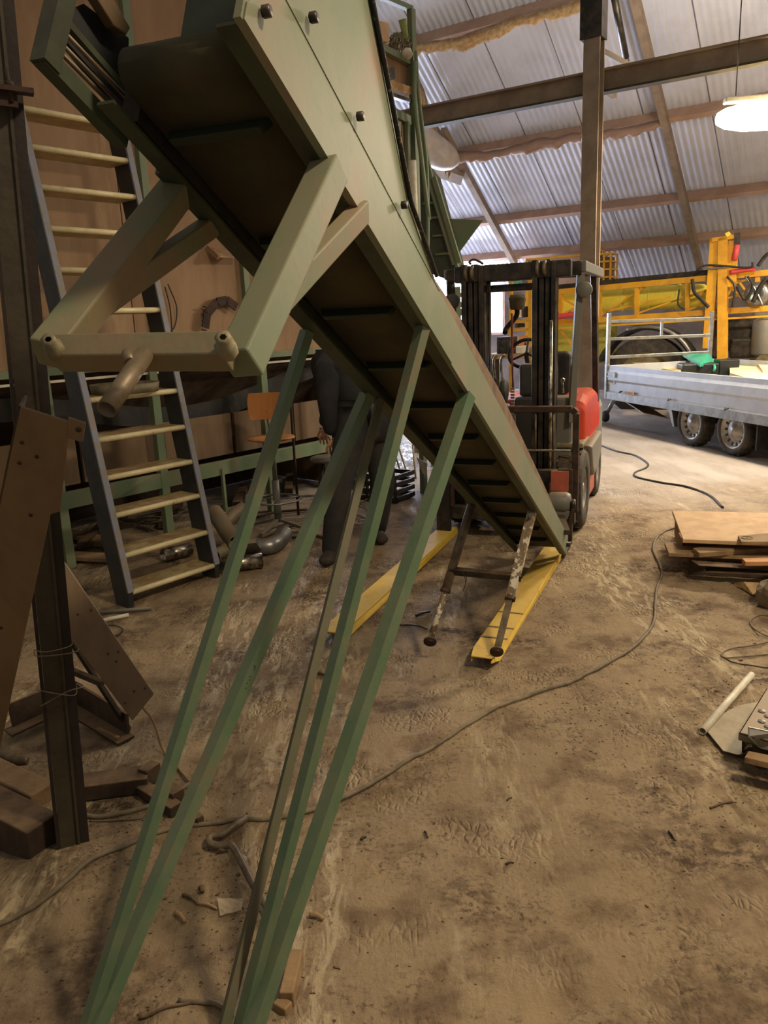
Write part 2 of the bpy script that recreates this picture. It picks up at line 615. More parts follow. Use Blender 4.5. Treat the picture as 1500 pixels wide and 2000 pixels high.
PUR = hdir(34 + 90)                       # along the purlins, to the right
SLO = hdir(34) * math.cos(R(34)) - V((0, 0, math.sin(R(34))))
NOR = PUR.cross(SLO)
if NOR.z > 0: NOR = -NOR                  # points down into the hall
RP = at(1250, 560, 17)


def on_roof(x, y, off=0): return hit(x, y, RP + NOR * off, NOR)


# corrugated roof
bm = B()
pitch, amp = .104, .0058
x0, x1, k = -10.0, 10.0, 6
n = int((x1 - x0) / pitch * k)
rows = [-17, -7.5, -3, 1.45]
vv = [[bm.verts.new((x0 + i * pitch / k, yy, amp * math.cos(2 * math.pi * i / k))) for i in range(n)] for yy in rows]
for a, b in zip(vv, vv[1:]):
    for i in range(n - 1):
        f = bm.faces.new((a[i], a[i + 1], b[i + 1], b[i]))
        f.smooth = True
me = bpy.data.meshes.new('ceiling')
bm.to_mesh(me)
bm.free()
me.materials.append(M['roof'])
ro = bpy.data.objects.new('ceiling', me)
COL.objects.link(ro)
mx = Matrix((PUR, SLO, PUR.cross(SLO))).transposed().to_4x4()
mx.translation = RP
ro.matrix_world = mx
tag(ro, 'pale corrugated roof sheeting sloping down to the far side', None, kind='structure')


def struct(name, bm, m, label=None, bev=0):
    o = obj(name, bm, m, bev=bev)
    o['kind'] = 'structure'
    if label: o['label'] = label
    return o


ti = 1
for px, py, L_, h in ((1000, 30, 7, .25), (1141, 256, 8, .19), (1164, 406, 9, .17), (1159, 484, 10, .17)):
    c = on_roof(px, py, .09)
    bm = B()
    beam(bm, c - PUR * 9, c + PUR * L_, .09, h, NOR)
    struct('trim_%d' % ti, bm, 'purlin', 'pinkish timber purlin under the corrugated roof')
    ti += 1
for (xa, ya), (xb, yb) in (((1236, -20), (1368, 524)), ((893, 306), (1006, 515))):
    a, b = on_roof(xa, ya, .24), on_roof(xb, yb, .24)
    bm = B()
    beam(bm, a - (b - a) * .2, b, .11, .13, NOR)
    struct('trim_%d' % ti, bm, 'beam', 'brown roof rafter running down the slope')
    ti += 1


def rag(pts, name, label, thick, m='foam', cat='insulation', seed=1):
    """ragged strip of insulation following the purlin"""
    bm = B()
    P = smooth(pts, 14)
    random.seed(seed)
    dn = V((0, 0, -1))
    rows_ = []
    for p in P:
        h = thick * (.7 + .8 * noise.noise(p * 1.7) + .5 * random.random())
        o1 = NOR * (noise.noise(p * 4) * .05)
        rows_.append([bm.verts.new(p + V((0, 0, thick * .5)) + o1), bm.verts.new(p + o1 + NOR * .06), bm.verts.new(p + dn * h + o1 + NOR * .03), bm.verts.new(p + dn * h * .7 + o1 - NOR * .04)])
    for a, b in zip(rows_, rows_[1:]):
        for k in range(4):
            f = bm.faces.new((a[k], a[(k + 1) % 4], b[(k + 1) % 4], b[k]))
            f.smooth = True
    return tag(obj(name, bm, m), label, cat)


rag([on_roof(812, 92, .3), on_roof(900, 78, .3), on_roof(1000, 45, .3), on_roof(1140, 4, .3)], 'insulation_foam', 'ragged yellow foam along the topmost purlin left of the steel column', .11, seed=2)
rag([on_roof(880, 300, .25), on_roof(960, 300, .25), on_roof(1040, 281, .25), on_roof(1135, 266, .25)], 'insulation_foam', 'torn pink-brown foil edge under the second purlin left of the steel column', .10, 'purlin', seed=3)
rag([on_roof(1172, 263, .25), on_roof(1230, 252, .25), on_roof(1300, 240, .25)], 'insulation_foam', 'torn foil edge under the second purlin right of the steel column', .09, 'purlin', seed=4)
rag([on_roof(818, 170, .25), on_roof(826, 190, .25), on_roof(835, 215, .25)], 'insulation_foam', 'bulging yellow foam lump above the left end of the steel beam', .3, seed=5)
rag([on_roof(836, 236, .25), on_roof(860, 270, .25), on_roof(880, 296, .25)], 'insulation_foam', 'yellow foam lump below the left end of the steel beam', .3, seed=6)
bm = B()
tube(bm, smooth([on_roof(806, 262, .5), on_roof(838, 288, .5), on_roof(868, 306, .5), on_roof(896, 318, .4)], 5), [.20, .24, .27, .28, .28, .28, .28, .28, .27, .26, .25, .23, .2, .16, .1, .04], 14)
tag(obj('foil_bag', bm, 'whitefoil', sub=1), 'bulging white foil bag hanging below the roof beside the left rafter', 'foil bag')
bm = B()
beam(bm, on_roof(826, 318, .3), on_roof(905, 345, .3), .25, .2, NOR)
struct('trim_%d' % ti, bm, 'beam', 'brown trim board below the white foil bag')
ti += 1

# steel beam, steel column with gusset and braces
P0 = g(1152, 905)
N34 = hdir(34)
a, b = hit(784, 238, P0, N34), hit(1560, 84, P0, N34)
b = b + (b - a).normalized() * 4
d_ = (b - a).normalized()
bm = B()
upb = V((0, 0, 1))
beam(bm, a, b, .02, .19, upb)
BA_, BB_ = a.copy(), b.copy()
bt = thing('steel_beam', a, 'long brown steel beam carried across by the tall column', 'beam')
obj('web', bm, 'beam', bt)
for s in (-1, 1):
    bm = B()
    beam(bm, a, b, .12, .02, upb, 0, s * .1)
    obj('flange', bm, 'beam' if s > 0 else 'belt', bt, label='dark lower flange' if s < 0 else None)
sc = thing('steel_column', P0, 'tall brown steel column standing behind the forklift', 'column')
T = frame(P0 - N34 * .14, 34)
bm = B()
box(bm, -.008, .008, -.07, .07, 0, 6.5, T)
for s in (-.07, .07): box(bm, -.082, .082, s - .009, s + .009, 0, 6.5, T)
obj('profile', bm, 'column', sc)
bm = B()
box(bm, -.12, .10, -.09, .09, 4.28, 6.5, T)
obj('top_sleeve', bm, 'dark', sc, bev=.004)
for (xa, ya), (xb, yb) in (((1172, 98), (1262, 146)), ((1185, 176), (1200, 187))):
    bm = B()
    beam(bm, hit(xa, ya, P0, N34), hit(xb, yb, P0 + N34 * .3, N34), .05, .05)
    obj('brace', bm, 'column', sc)
bm = B()
tube(bm, [on_roof(1199, -10, 1.2), on_roof(1222, 112, 1.2)], .045, 8)
tag(obj('hanging_rod', bm, 'dark'), 'dark rod hanging from the roof right of the steel column', 'rod')

q = BA_ + (BB_ - BA_).normalized() * .12
s2 = thing('steel_column', V((q.x, q.y, 0)), 'brown steel column behind the platform carrying the left beam end', 'column')
bm = B()
T = frame(V((q.x, q.y, 0)), 34)
for y in (-.05, .05): box(bm, -.06, .06, y - .006, y + .006, 0, q.z - .1, T)
box(bm, -.006, .006, -.05, .05, 0, q.z - .1, T)
obj('profile', bm, 'column', s2)
# back wall with daylight panel
wp = on_roof(1365, 530, 0) + hdir(34) * .2
wn = hdir(34)
c = hit(1000, 600, wp, wn)
bm = B()
a, b = c - PUR * 9, c + PUR * 12
prism(bm, [V((a.x, a.y, 0)), V((b.x, b.y, 0)), V((b.x, b.y, 2.35)), V((a.x, a.y, 2.35))], wn * .12)
struct('wall_back', bm, 'wallm', 'dim low wall under the eaves')
wq = wp - wn * .12
a, b = hit(700, 545, wq, wn), hit(986, 652, wq, wn)
z1, z0 = hit(960, 545, wq, wn).z, hit(960, 652, wq, wn).z
bm = B()
prism(bm, [V((a.x, a.y, z0)), V((b.x, b.y, z0)), V((b.x, b.y, z1)), V((a.x, a.y, z1))], wn * .02)
w1 = struct('window_1', bm, 'sky', 'bright daylight panel seen beyond the forklift')
bm = B()
for q in (a, b, a.lerp(b, .33), a.lerp(b, .66)): beam(bm, V((q.x, q.y, z0)) - wn * .03, V((q.x, q.y, z1)) - wn * .03, .06, .06, wn)
for z in (z0, z1, z1 - .16): beam(bm, V((a.x, a.y, z)) - wn * .03, V((b.x, b.y, z)) - wn * .03, .05, .05)
o = obj('window_frame', bm, 'purlin', w1)
mid = a.lerp(b, .5)
area('daylight', mid - wn * .15 + V((0, 0, (z0 + z1) / 2 - mid.z)), mid - wn * 5 + V((0, 0, .9)), 3.4, 900, (.72, .8, 1.0), .9)

# left gable wall; daylight gate added unseen behind the conveyor to light the roof
lp = hit(690, 600, wp, wn)
LW = V((lp.x, lp.y, 0)) - PUR * .6
bm = B()
prism(bm, [LW, LW - wn * 5.5, LW - wn * 5.5 + V((0, 0, 6.3)), LW + V((0, 0, 2.6))], -PUR * .12)
struct('wall_left', bm, 'wallm', 'dim gable wall at the far left end')
gq = LW + PUR * .03 - wn * 2.6
bm = B()
beam(bm, gq - wn * 1.6 + V((0, 0, 1.75)), gq + wn * 1.6 + V((0, 0, 1.75)), .03, 2.6)
w2 = struct('window_fill', bm, 'sky', 'added bright daylight panel, unseen in the far left gable')
bm = B()
for k in (-1.6, 0, 1.6): beam(bm, gq + PUR * .04 + wn * k + V((0, 0, .45)), gq + PUR * .04 + wn * k + V((0, 0, 3.05)), .06, .07, wn)
for z in (.45, 3.05): beam(bm, gq + PUR * .04 - wn * 1.6 + V((0, 0, z)), gq + PUR * .04 + wn * 1.6 + V((0, 0, z)), .06, .07)
obj('window_frame', bm, 'purlin', w2)
area('daylight_fill', gq + PUR * .12 + V((0, 0, 1.75)), gq + PUR * 6 + V((0, 0, 3.0)), 3.0, 470, (.68, .78, 1.0), 2.4)  # bluish fill for the roof, sent from the added gate

# glowing ceiling lamp (batten with diffuser)
LC = at(1502, 214, 7.7)
ax = hdir(97)
lt = thing('ceiling_lamp', LC, 'glowing oval ceiling lamp hanging under the corrugated roof', 'lamp')
bm = B()
lathe(bm, [(.0, -.47), (.05, -.455), (.09, -.38), (.12, -.22), (.125, 0), (.12, .22), (.09, .38), (.05, .455), (0, .47)], LC - V((0, 0, .05)), ax, 20)
obj('diffuser', bm, 'glow', lt)
bm = B()
beam(bm, LC - ax * .4 + V((0, 0, .1)), LC + ax * .4 + V((0, 0, .1)), .10, .05)
obj('housing', bm, 'white', lt, bev=.01)
bm = B()
for s in (-.3, .3): tube(bm, [LC + ax * s + V((0, 0, .12)), LC + ax * s + V((0, 0, 2.2))], .006, 6)
obj('suspension_wire', bm, 'dark', lt)
for i, (l_, p_) in enumerate(LAMPS):
    q = V(l_)
    t = thing('hall_or_fill_lamp', q, ['square hall lamp hanging above the camera side', 'added square fill lamp hanging over the right side of the floor'][i], 'lamp')
    bm = B()
    box(bm, q.x - .28, q.x + .28, q.y - .28, q.y + .28, q.z, q.z + .09)
    obj('housing', bm, 'white', t, bev=.01)
    bm = B()
    box(bm, q.x - .26, q.x + .26, q.y - .26, q.y + .26, q.z - .02, q.z)
    obj('diffuser', bm, 'glow2', t)

# ------------------------------------------------------------ green conveyor
CZ = .10
dd = (cR * ((1274 - 750) / FPX) - cU * ((1359 - 1000) / FPX) + cF).normalized()      # downhill direction
CO = g(1105, 1083, CZ)
azc = math.degrees(math.atan2(dd.x, dd.y))
cX = V((math.cos(R(azc)), -math.sin(R(azc)), 0))
cN = cX.cross(-dd)
if cN.z < 0: cN = -cN


def CT(p): return CO + cX * p[0] - dd * p[1] + cN * p[2]


cv = thing('belt_conveyor', CO, 'long green inclined belt conveyor rising from the forklift over the camera', 'conveyor')
CW = .335
bm = B()
box(bm, -.006, .006, 0, 4.41, 0, .130, CT)
obj('side_rail', bm, 'green', cv)
bm = B()
box(bm, -.040, -.006, 0, 4.40, 0, .006, CT)
obj('rail_flange', bm, 'dgreen', cv)
bm = B()
box(bm, -CW - .006, -CW + .006, 0, 4.12, 0, .10, CT)
obj('side_rail', bm, 'dgreen', cv)
bm = B()
box(bm, -CW + .006, -CW + .04, 0, 4.3, 0, .006, CT)
obj('rail_flange', bm, 'dgreen', cv)
# upper lip boards, old and rusty
bm = B()
prism(bm, [CT((-.010, t, z)) for t, z in ((.02, .12), (3.50, .12), (3.45, .16), (3.1, .19), (2.4, .212), (1.2, .185), (.3, .15), (.05, .135))], cX * -.016)
obj('side_board', bm, 'rustboard', cv, bev=.002)
bm = B()
box(bm, -CW + .012, -CW + .03, .05, 3.5, .10, .172, CT)
obj('side_board', bm, 'rustboard', cv)
# head plate flaring up
prof = [(3.42, .08), (3.47, .140), (3.69, .186), (3.83, .275), (4.03, .40), (4.28, .62), (4.30, .60), (4.365, .10), (4.41, .03), (4.41, .0), (4.36, 0), (4.02, .10)]
prof = [(3.38, .128), (3.47, .140), (3.69, .186), (3.83, .275), (4.03, .40), (4.36, .66), (4.37, .128)]
bm = B()
prism(bm, [CT((.003, t, z)) for t, z in prof], cX * .0045)
obj('hopper_plate', bm, 'green', cv)
bm = B()
tube(bm, [CT((.014, t, z)) for t, z in ((3.44, .14), (3.69, .190), (3.83, .279), (4.03, .404), (4.36, .664))], .006, 8)
obj('rubber_edge', bm, 'blackedge', cv)
bm = B()
prism(bm, [CT((.006, t, z)) for t, z in ((3.2, 0), (4.405, 0), (4.405, .028), (4.365, .085), (4.28, .092), (3.95, .117), (3.9, .10))], cX * .0035)
obj('reinforcing_strip', bm, 'green', cv)
bm = B()
prism(bm, [CT((-CW - .008, t, z)) for t, z in ((3.42, .08), (3.6, .17), (3.83, .275), (4.03, .40), (4.10, .45), (4.10, .1))], -cX * .006)
obj('hopper_plate', bm, 'dgreen', cv)
bm = B()
prism(bm, [CT((-CW - .01, 4.10, .13)), CT((-.01, 4.10, .13)), CT((-.01, 4.12, .62)), CT((-CW - .01, 4.12, .62))], -dd * .01)
obj('hopper_shade_plate', bm, 'cleat', cv)  # near-black sheet standing in for the shaded hopper interior
bm = B()
prism(bm, [CT((-CW + .01, 3.6, .17)), CT((-.01, 3.6, .17)), CT((-.01, 4.2, .6)), CT((-CW + .01, 4.2, .6))], cN * .01)
obj('hopper_cover', bm, 'dgreen', cv)
# bolts with dark heads
for t, z, in ((4.24, .158), (4.37, .044), (4.02, .149), (3.74, .146)):
    bm = B()
    lathe(bm, [(0, 0), (.009, 0), (.009, .012), (0, .012)], CT((.013, t, z)), cX, 6)
    obj('bolt', bm, 'dark', cv)
# belt wrapped round the head drum and tail drum
bz, tz = .035, .115
bw0, bw1 = -CW + .045, -.054
bm = B()
hc, tc_ = 4.275, .06
rr = (tz - bz) / 2
loop = [(t, bz) for t in [tc_ + (hc - tc_) * i / 20 for i in range(21)]]
loop += [(hc + rr * math.sin(a), bz + rr - rr * math.cos(a)) for a in [math.pi * i / 10 for i in range(1, 10)]]
loop += [(t, tz) for t in [hc - (hc - tc_) * i / 20 for i in range(21)]]
loop += [(tc_ - rr * math.sin(a), bz + rr + rr * math.cos(a)) for a in [math.pi * i / 10 for i in range(1, 10)]]
A = [(bm.verts.new(CT((bw0, t, z))), bm.verts.new(CT((bw1, t, z)))) for t, z in loop]
for i in range(len(A)):
    a, b = A[i], A[(i + 1) % len(A)]
    f = bm.faces.new((a[0], a[1], b[1], b[0]))
    f.smooth = True
ob = obj('belt', bm, 'belt', cv)
so = ob.modifiers.new('t', 'SOLIDIFY')
so.thickness = .004
for tt in [4.18 - .345 * i for i in range(12)]:
    bm = B()
    c0, c1 = bw0 + .012, bw1 - .02
    prism(bm, [CT((c0, tt - .02, bz - .001)), CT((c1, tt - .02, bz - .001)), CT((c1 - .012, tt - .01, bz - .026)), CT((c0 + .012, tt - .01, bz - .026))], -dd * .02)
    obj('cleat', bm, 'cleat', cv, bev=.002)
bm = B()
box(bm, -CW + .01, -.01, .1, 4.1, .06, .065, CT)
obj('inner_pan', bm, 'dark', cv)
# tension frame at the upper left end
bm = B()
for p, q, w, h in (((-CW - .02, 4.2, .012), (-CW - .02, 4.40, .012), .03, .024), ((-CW - .02, 4.39, 0), (-CW - .02, 4.39, .25), .034, .03), ((-CW - .02, 4.22, .1), (-CW - .02, 4.39, .1), .012, .012)):
    beam(bm, CT(p), CT(q), w, h, cX)
obj('tension_frame', bm, 'dgreen', cv)
for z in (.045, .06, .082):
    bm = B()
    tube(bm, [CT((-CW - .01, 4.2, z)), CT((-CW - .02, 4.39, z))], .004, 8)
    obj('tension_rod', bm, 'disc', cv)
bm = B()
prism(bm, [hit(x, y, CT((-CW - .03, 0, 0)), cX) for x, y in ((150, -30), (185, -30), (238, 58), (230, 72), (205, 55))], cX * .02)
obj('bearing_board', bm, 'brownboard', cv, bev=.003)

bm = B()
box(bm, -CW + .002, bw0 - .004, 3.6, 4.24, .012, .10, CT)
obj('gap_shade_strip', bm, 'rubber', cv)  # dark filler put in as shade between left rail and belt
bm = B()
prism(bm, [hit(x, y, CT((-CW - .045, 0, 0)), cX) for x, y in ((118, 88), (128, 22), (160, 8), (248, 75), (246, 215), (196, 182))], cX * .004)
obj('rod_shade_plate', bm, 'rubber', cv)  # dark sheet added behind the rods in place of shade
# near square-tube undercarriage
def upc(a, b, deg):
    d = (b - a).normalized()
    v = CP - (a + b) / 2
    v = (v - d * v.dot(d)).normalized()
    return v * math.cos(R(deg)) + d.cross(v) * math.sin(R(deg))


c1T, c1B = CT((-.0, 4.075, -.0)), at(468, 712, 1.15)
c2T, c2B = CT((-CW, 4.06, -.0)), at(96, 694, 1.235)
for a, b, m_ in ((c1T, c1B, 'green'), (c2T, c2B, 'greenold')):
    bm = B()
    d = (b - a).normalized()
    beam(bm, a, b, .054, .054, upc(a, b, 45 if m_ == 'green' else 38))
    obj('carriage_tube', bm, m_, cv, bev=.004)
for a, b, m_, w in ((CT((.0, 3.915, .02)), c1T.lerp(c1B, .80), 'green', .045), (CT((-CW, 3.93, .01)), c2T.lerp(c2B, .82), 'greenold', .042)):
    bm = B()
    beam(bm, a, b, w, .03, cX + V((0, .4, 0)))
    obj('carriage_brace', bm, m_, cv, bev=.003)
qa, qb = at(112, 690, 1.21), at(452, 686, 1.125)
bm = B()
beam(bm, qa, qb, .042, .042, upc(qa, qb, 52))
obj('axle_tube', bm, 'greenold', cv, bev=.003)
for q in (at(95, 668, 1.16), at(436, 664, 1.075)):
    bm = B()
    lathe(bm, [(.005, .0), (.012, 0), (.012, .018), (.016, .02), (.016, .04)], q + V((0, .0, .004)), V((-.05, .8, -.55)), 6)
    obj('axle_bolt', bm, 'olive', cv)
bm = B()
p_ = at(258, 712, 1.1)
pipe(bm, p_ + V((.01, .03, .012)), at(208, 800, 1.02), .0135, .002)
tube(bm, [at(248, 690, 1.12), at(254, 708, 1.1)], .008, 8)
obj('axle_stub', bm, 'disc', cv, label='rusty pipe stub')

# the two V legs of angle iron and a diagonal
ftL, ftR = g(152, 2062), g(456, 2068)
LEG = [(CT((-CW, 3.44, .0)), ftL + V((-.0, .0, 0)), .028, 'green2'), (CT((-CW - .0, 2.965, .0)), ftL + V((.012, -.02, 0)), .037, 'green2'),
       (CT((-.01, 3.435, .0)), ftR + V((.0, .02, 0)), .028, 'green2'), (CT((-.0, 2.96, .0)), ftR + V((.018, -.02, 0)), .039, 'green2')]
for a, b, w, m_ in LEG:
    bm = B()
    d = (b - a).normalized()
    up_ = V((.72, -.7, 0))
    s_ = d.cross(up_).normalized()
    o_ = (s_ + s_.cross(d)) * w * .42
    angle(bm, a + o_, b + o_, w, .005, up_)
    lg = obj('leg', bm, m_, cv)
    if w == .037:
        # small black strokes on the broad face of the thick left leg
        s1_ = s_.cross(d)
        cdir = (CP - a.lerp(b, .55)).normalized()
        fn, fa = (s1_, -s_) if s1_.dot(cdir) > s_.dot(cdir) else (s_, -s1_)
        bm = B()
        L_ = (b - a).length
        for kk, (tt, ww, hh_) in enumerate(((.487, .010, .0015), (.490, .0015, .010), (.503, .006, .0015), (.508, .0015, .006), (.513, .004, .002), (.52, .003, .002))):
            p = a.lerp(b, tt) + o_ + fa * w * (.42 + .1 * (kk % 2)) + fn * .0004
            _box(bm, p, fa * ww * .5, d * hh_ * .5, fn * .0005)
        obj('paint_strokes', bm, 'rubber', lg)
        LOCS['paint_strokes'] = LOCS[cv.name]
bm = B()
a, b = CT((-CW + .03, 2.92, .0)), ftR + V((-.035, .0, .02))
beam(bm, a, b, .026, .018, V((.4, -.9, 0)))
obj('diagonal_brace', bm, 'brace', cv, bev=.002)
for q in (ftL, ftR):
    bm = B()
    box(bm, q.x - .06, q.x + .09, q.y - .07, q.y + .07, -.005, .012)
    obj('foot_plate', bm, 'dgreen', cv)
# lower telescopic stand
fR, fL = g(970, 1272, .10), g(840, 1252, .10)
sR, sL = CT((-.04, 1.28, -.0)), CT((-CW + .0, 1.39, -.0))
for a, b, w in ((sR, fR, .026), (sL, fL, .026)):
    m1 = a.lerp(b, .64)
    bm = B()
    if a is sR: beam(bm, a, m1, .044, .040, cX)
    else: tube(bm, [a, m1], .023, 14)
    obj('stand_leg', bm, 'whiterust' if a is sR else 'disc', cv)
    bm = B()
    if a is sR: beam(bm, m1.lerp(a, .1), b, .030, .028, cX)
    else: tube(bm, [m1.lerp(a, .1), b], .016, 12)
    obj('inner_leg', bm, 'disc' if a is sR else 'whiterust', cv)
    bm = B()
    tube(bm, [m1.lerp(a, .03), m1.lerp(b, .03)], .027, 12)
    obj('clamp_collar', bm, 'rust', cv)
    bm = B()
    d = (b - a).normalized()
    lathe(bm, [(0, 0), (.033, 0), (.033, .006), (0, .006)], b, V((-.1, -.75, -.3)), 20)
    obj('foot_disc', bm, 'rust', cv)
bm = B()
angle(bm, sL.lerp(fL, .47) + V((-.02, -.03, 0)), sR.lerp(fR, .47) + V((.02, -.03, 0)), .032, .004, V((0, -.3, 1)))
obj('crossbar', bm, 'dark', cv)
bm = B()
q = sL.lerp(fL, .47) + V((.05, -.045, -.01))
tube(bm, smooth([q, q + V((.01, -.01, -.05)), q + V((-.005, -.01, -.10)), q + V((.012, -.01, -.05)), q + V((.02, 0, 0))], 6), .0018, 6)
obj('tie_wire', bm, 'rust', cv)
# tail drum, drive motor and chain at the low end
bm = B()
tube(bm, [CT((-CW - .01, .05, .06)), CT((.03, .05, .06))], .018, 14)
obj('tail_shaft', bm, 'dark', cv)
mc = at(1094, 981, 5.15)
bm = B()
T = frame(mc, azc)
lathe(bm, [(0, -.085), (.055, -.085), (.072, -.06), (.075, .04), (.06, .07), (0, .075)], mc, cX, 20)
box(bm, -.07, .07, -.05, .05, -.11, -.05, T)
obj('drive_motor', bm, 'darkgrey', cv, bev=.005, label='dusty grey drive motor')
ca, cb = at(1120, 985, 5.1), at(1102, 1072, 4.98)
bm = B()
for k in range(26):
    p = ca.lerp(cb, k / 25)
    _box(bm, p, cX * .012, V((0, .022, 0)), V((0, 0, .0045)))
obj('drive_chain', bm, 'rust', cv)
for q, r_ in ((ca, .035), (cb, .045)):
    bm = B()
    lathe(bm, [(0, -.012), (r_, -.012), (r_, .012), (0, .012)], q, cX, 16)
    obj('sprocket', bm, 'dark', cv)
bm = B()
beam(bm, mc + V((0, 0, -.09)), CT((.02, .25, .1)), .05, .03)
obj('motor_bracket', bm, 'dark', cv)

# ------------------------------------------------------------ forklift
FA = 21.8
FO = V((1.10, 6.12, 0))
FT = frame(FO, FA)
fX, fY = V((math.cos(R(FA)), -math.sin(R(FA)), 0)), hdir(FA)


def fl(x, y, yl):
    p = hit(x, y, FT((0, yl, 0)), fY)
    return V(((p - FO).dot(fX), yl, p.z))


fk = thing('forklift', FO, 'dusty red and black forklift truck facing the camera behind the conveyor', 'forklift')


def fbox(name, x0, x1, y0, y1, z0, z1, m, bev=.004, label=None, parent=None):
    bm = B()
    box(bm, x0, x1, y0, y1, z0, z1, FT)
    return obj(name, bm, m, parent or fk, bev=bev, label=label)


mf = -.38
ztop = fl(990, 512, mf).z
xl0, xl1 = fl(903, 600, mf).x, fl(946, 600, mf).x
xr0, xr1 = fl(1040, 600, mf).x, fl(1087, 600, mf).x
for a, b, s in ((xl0, xl1, 1), (xr0, xr1, -1)):
    bm = B()
    w = (b - a)
    for i, (f0, f1, y0, y1) in enumerate(((0, .22, -.03, .06), (.27, .47, -.01, .08), (.52, .72, .0, .09), (.8, 1, -.04, .07))):
        box(bm, a + w * f0, a + w * f1, mf + y0, mf + y1, .12, ztop - (.02 if i % 2 else 0), FT)
    box(bm, a, b, mf + .05, mf + .09, .12, ztop - .03, FT)
    obj('mast_channel', bm, 'dark', fk, bev=.004)
    for f in (.24, .52):
        bm = B()
        q = FT((a + w * f, mf - .01, ztop - .06))
        lathe(bm, [(0, -.013), (.05, -.013), (.058, -.008), (.058, .008), (.05, .013), (0, .013)], q, fX, 20)
        obj('mast_roller', bm, 'disc', fk)
fbox('mast_crosshead', xl0 - .05, xr1 + .10, mf - .02, mf + .05, ztop - .125, ztop - .01, 'dark', .006)
fbox('mast_crosshead', xl1, xr0, mf + .06, mf + .1, ztop - .20, ztop - .15, 'dark', .006)
bm = B()
q = FT((xl0 + .07, mf, ztop + .0))
tube(bm, smooth([q, q + V((-.01, 0, .02)), q + V((.02, 0, .035)), q + V((.06, 0, .02)), q + V((.09, 0, .0))], 5), .008, 8)
obj('hose_loop', bm, 'rubber', fk)
# lift cylinders and rods
bm = B()
x_ = fl(1076, 700, mf - .05).x
tube(bm, [FT((x_, mf - .06, .35)), FT((x_, mf - .06, 1.62))], .013, 12)
obj('lift_rod', bm, 'chrome', fk)
for px, r_, z0, z1 in ((953, .006, .5, ztop - .1), (985, .040, .25, 1.02), (957, .012, .3, ztop - .12)):
    bm = B()
    x_ = fl(px, 700, mf + .02).x
    tube(bm, [FT((x_, mf + .02, z0)), FT((x_, mf + .02, z1))], r_, 14)
    obj('lift_cylinder', bm, 'dark', fk)
bm = B()
x_ = fl(984, 730, mf).x
lathe(bm, [(0, -.022), (.075, -.022), (.085, -.015), (.085, .015), (.075, .022), (0, .022)], FT((x_, mf, 1.12)), fX, 24)
obj('chain_wheel', bm, 'rubber', fk)
for dx in (-.07, .07):
    bm = B()
    for k in range(34): box(bm, x_ + dx - .014, x_ + dx + .014, mf - .03, mf - .012, .42 + k * .0215, .42 + k * .0215 + .014, FT)
    obj('lift_chain', bm, 'disc', fk)
for px in (972, 986):
    bm = B()
    q = fl(px, 692, mf + .1)
    tube(bm, smooth([FT(q), FT(q + V((-.03, .0, -.05))), FT(q + V((-.02, 0, -.2)))], 5), .010, 8)
    obj('hydraulic_hose', bm, 'chrome', fk)
bm = B()
q = fl(1000, 625, 0.1)
tube(bm, smooth([FT(fl(1000, 612, .1)), FT(fl(1000, 690, .1)), FT(fl(1002, 760, .0))], 5), .008, 8)
obj('hydraulic_hose', bm, 'oldred', fk)
# overhead guard
gf, gr = -.16, 1.05
gz = fl(1137, 520, gf).z
gx = .50
for s in (-1, 1):
    bm = B()
    beam(bm, FT((s * gx, gf - .03, gz)), FT((s * gx, gr, gz)), .06, .075)
    obj('guard_rail', bm, 'darkgrey', fk, bev=.006)
bm = B()
for i in range(7):
    y = gf + (gr - gf) * i / 6
    box(bm, -gx, gx, y - .035, y + .025, gz - .02, gz + .03, FT)
obj('guard_bars', bm, 'dark', fk, bev=.004)
fbox('guard_front_bar', -gx, gx, gf - .05, gf + .01, gz - .06, gz + .036, 'dark', .005)
for s in (-1, 1):
    bm = B()
    beam(bm, FT((s * (gx - .01), gf, gz)), FT((s * (gx - .06), gf - .02, .86)), .05, .05)
    obj('guard_pillar', bm, 'darkgrey' if s > 0 else 'dark', fk, bev=.006)
    bm = B()
    beam(bm, FT((s * (gx - .02), gr - .3, gz)), FT((s * (gx + .0), gr - .12, .9)), .05, .06)
    obj('guard_pillar', bm, 'dark', fk, bev=.006)
for s in (-1, 1):
    bm = B()
    q = fl(1140, 566, gf - .08) if s > 0 else FT((0, 0, 0)) * 0 + V((-.46, gf - .08, gz - .2))
    lathe(bm, [(0, 0), (.045, 0), (.058, .012), (.058, .04), (.03, .065), (0, .07)], FT(q), fY, 24)
    obj('headlamp', bm, 'darkgrey', fk)
# pre-cleaner bowl on bent pipe
bm = B()
q = FT(fl(1010, 590, .25))
lathe(bm, [(0, -.06), (.05, -.06), (.062, -.045), (.066, .005), (.07, .01), (.07, .03), (.062, .035), (.058, .055), (0, .065)], q, (0, 0, 1), 24)
obj('air_cleaner_bowl', bm, 'olive', fk)
bm = B()
tube(bm, smooth([q + V((0, 0, -.05)), FT(fl(1008, 618, .25)), FT(fl(990, 640, .2)), FT(fl(986, 650, .15))], 5), .02, 10)
obj('air_cleaner_pipe', bm, 'rubber', fk)
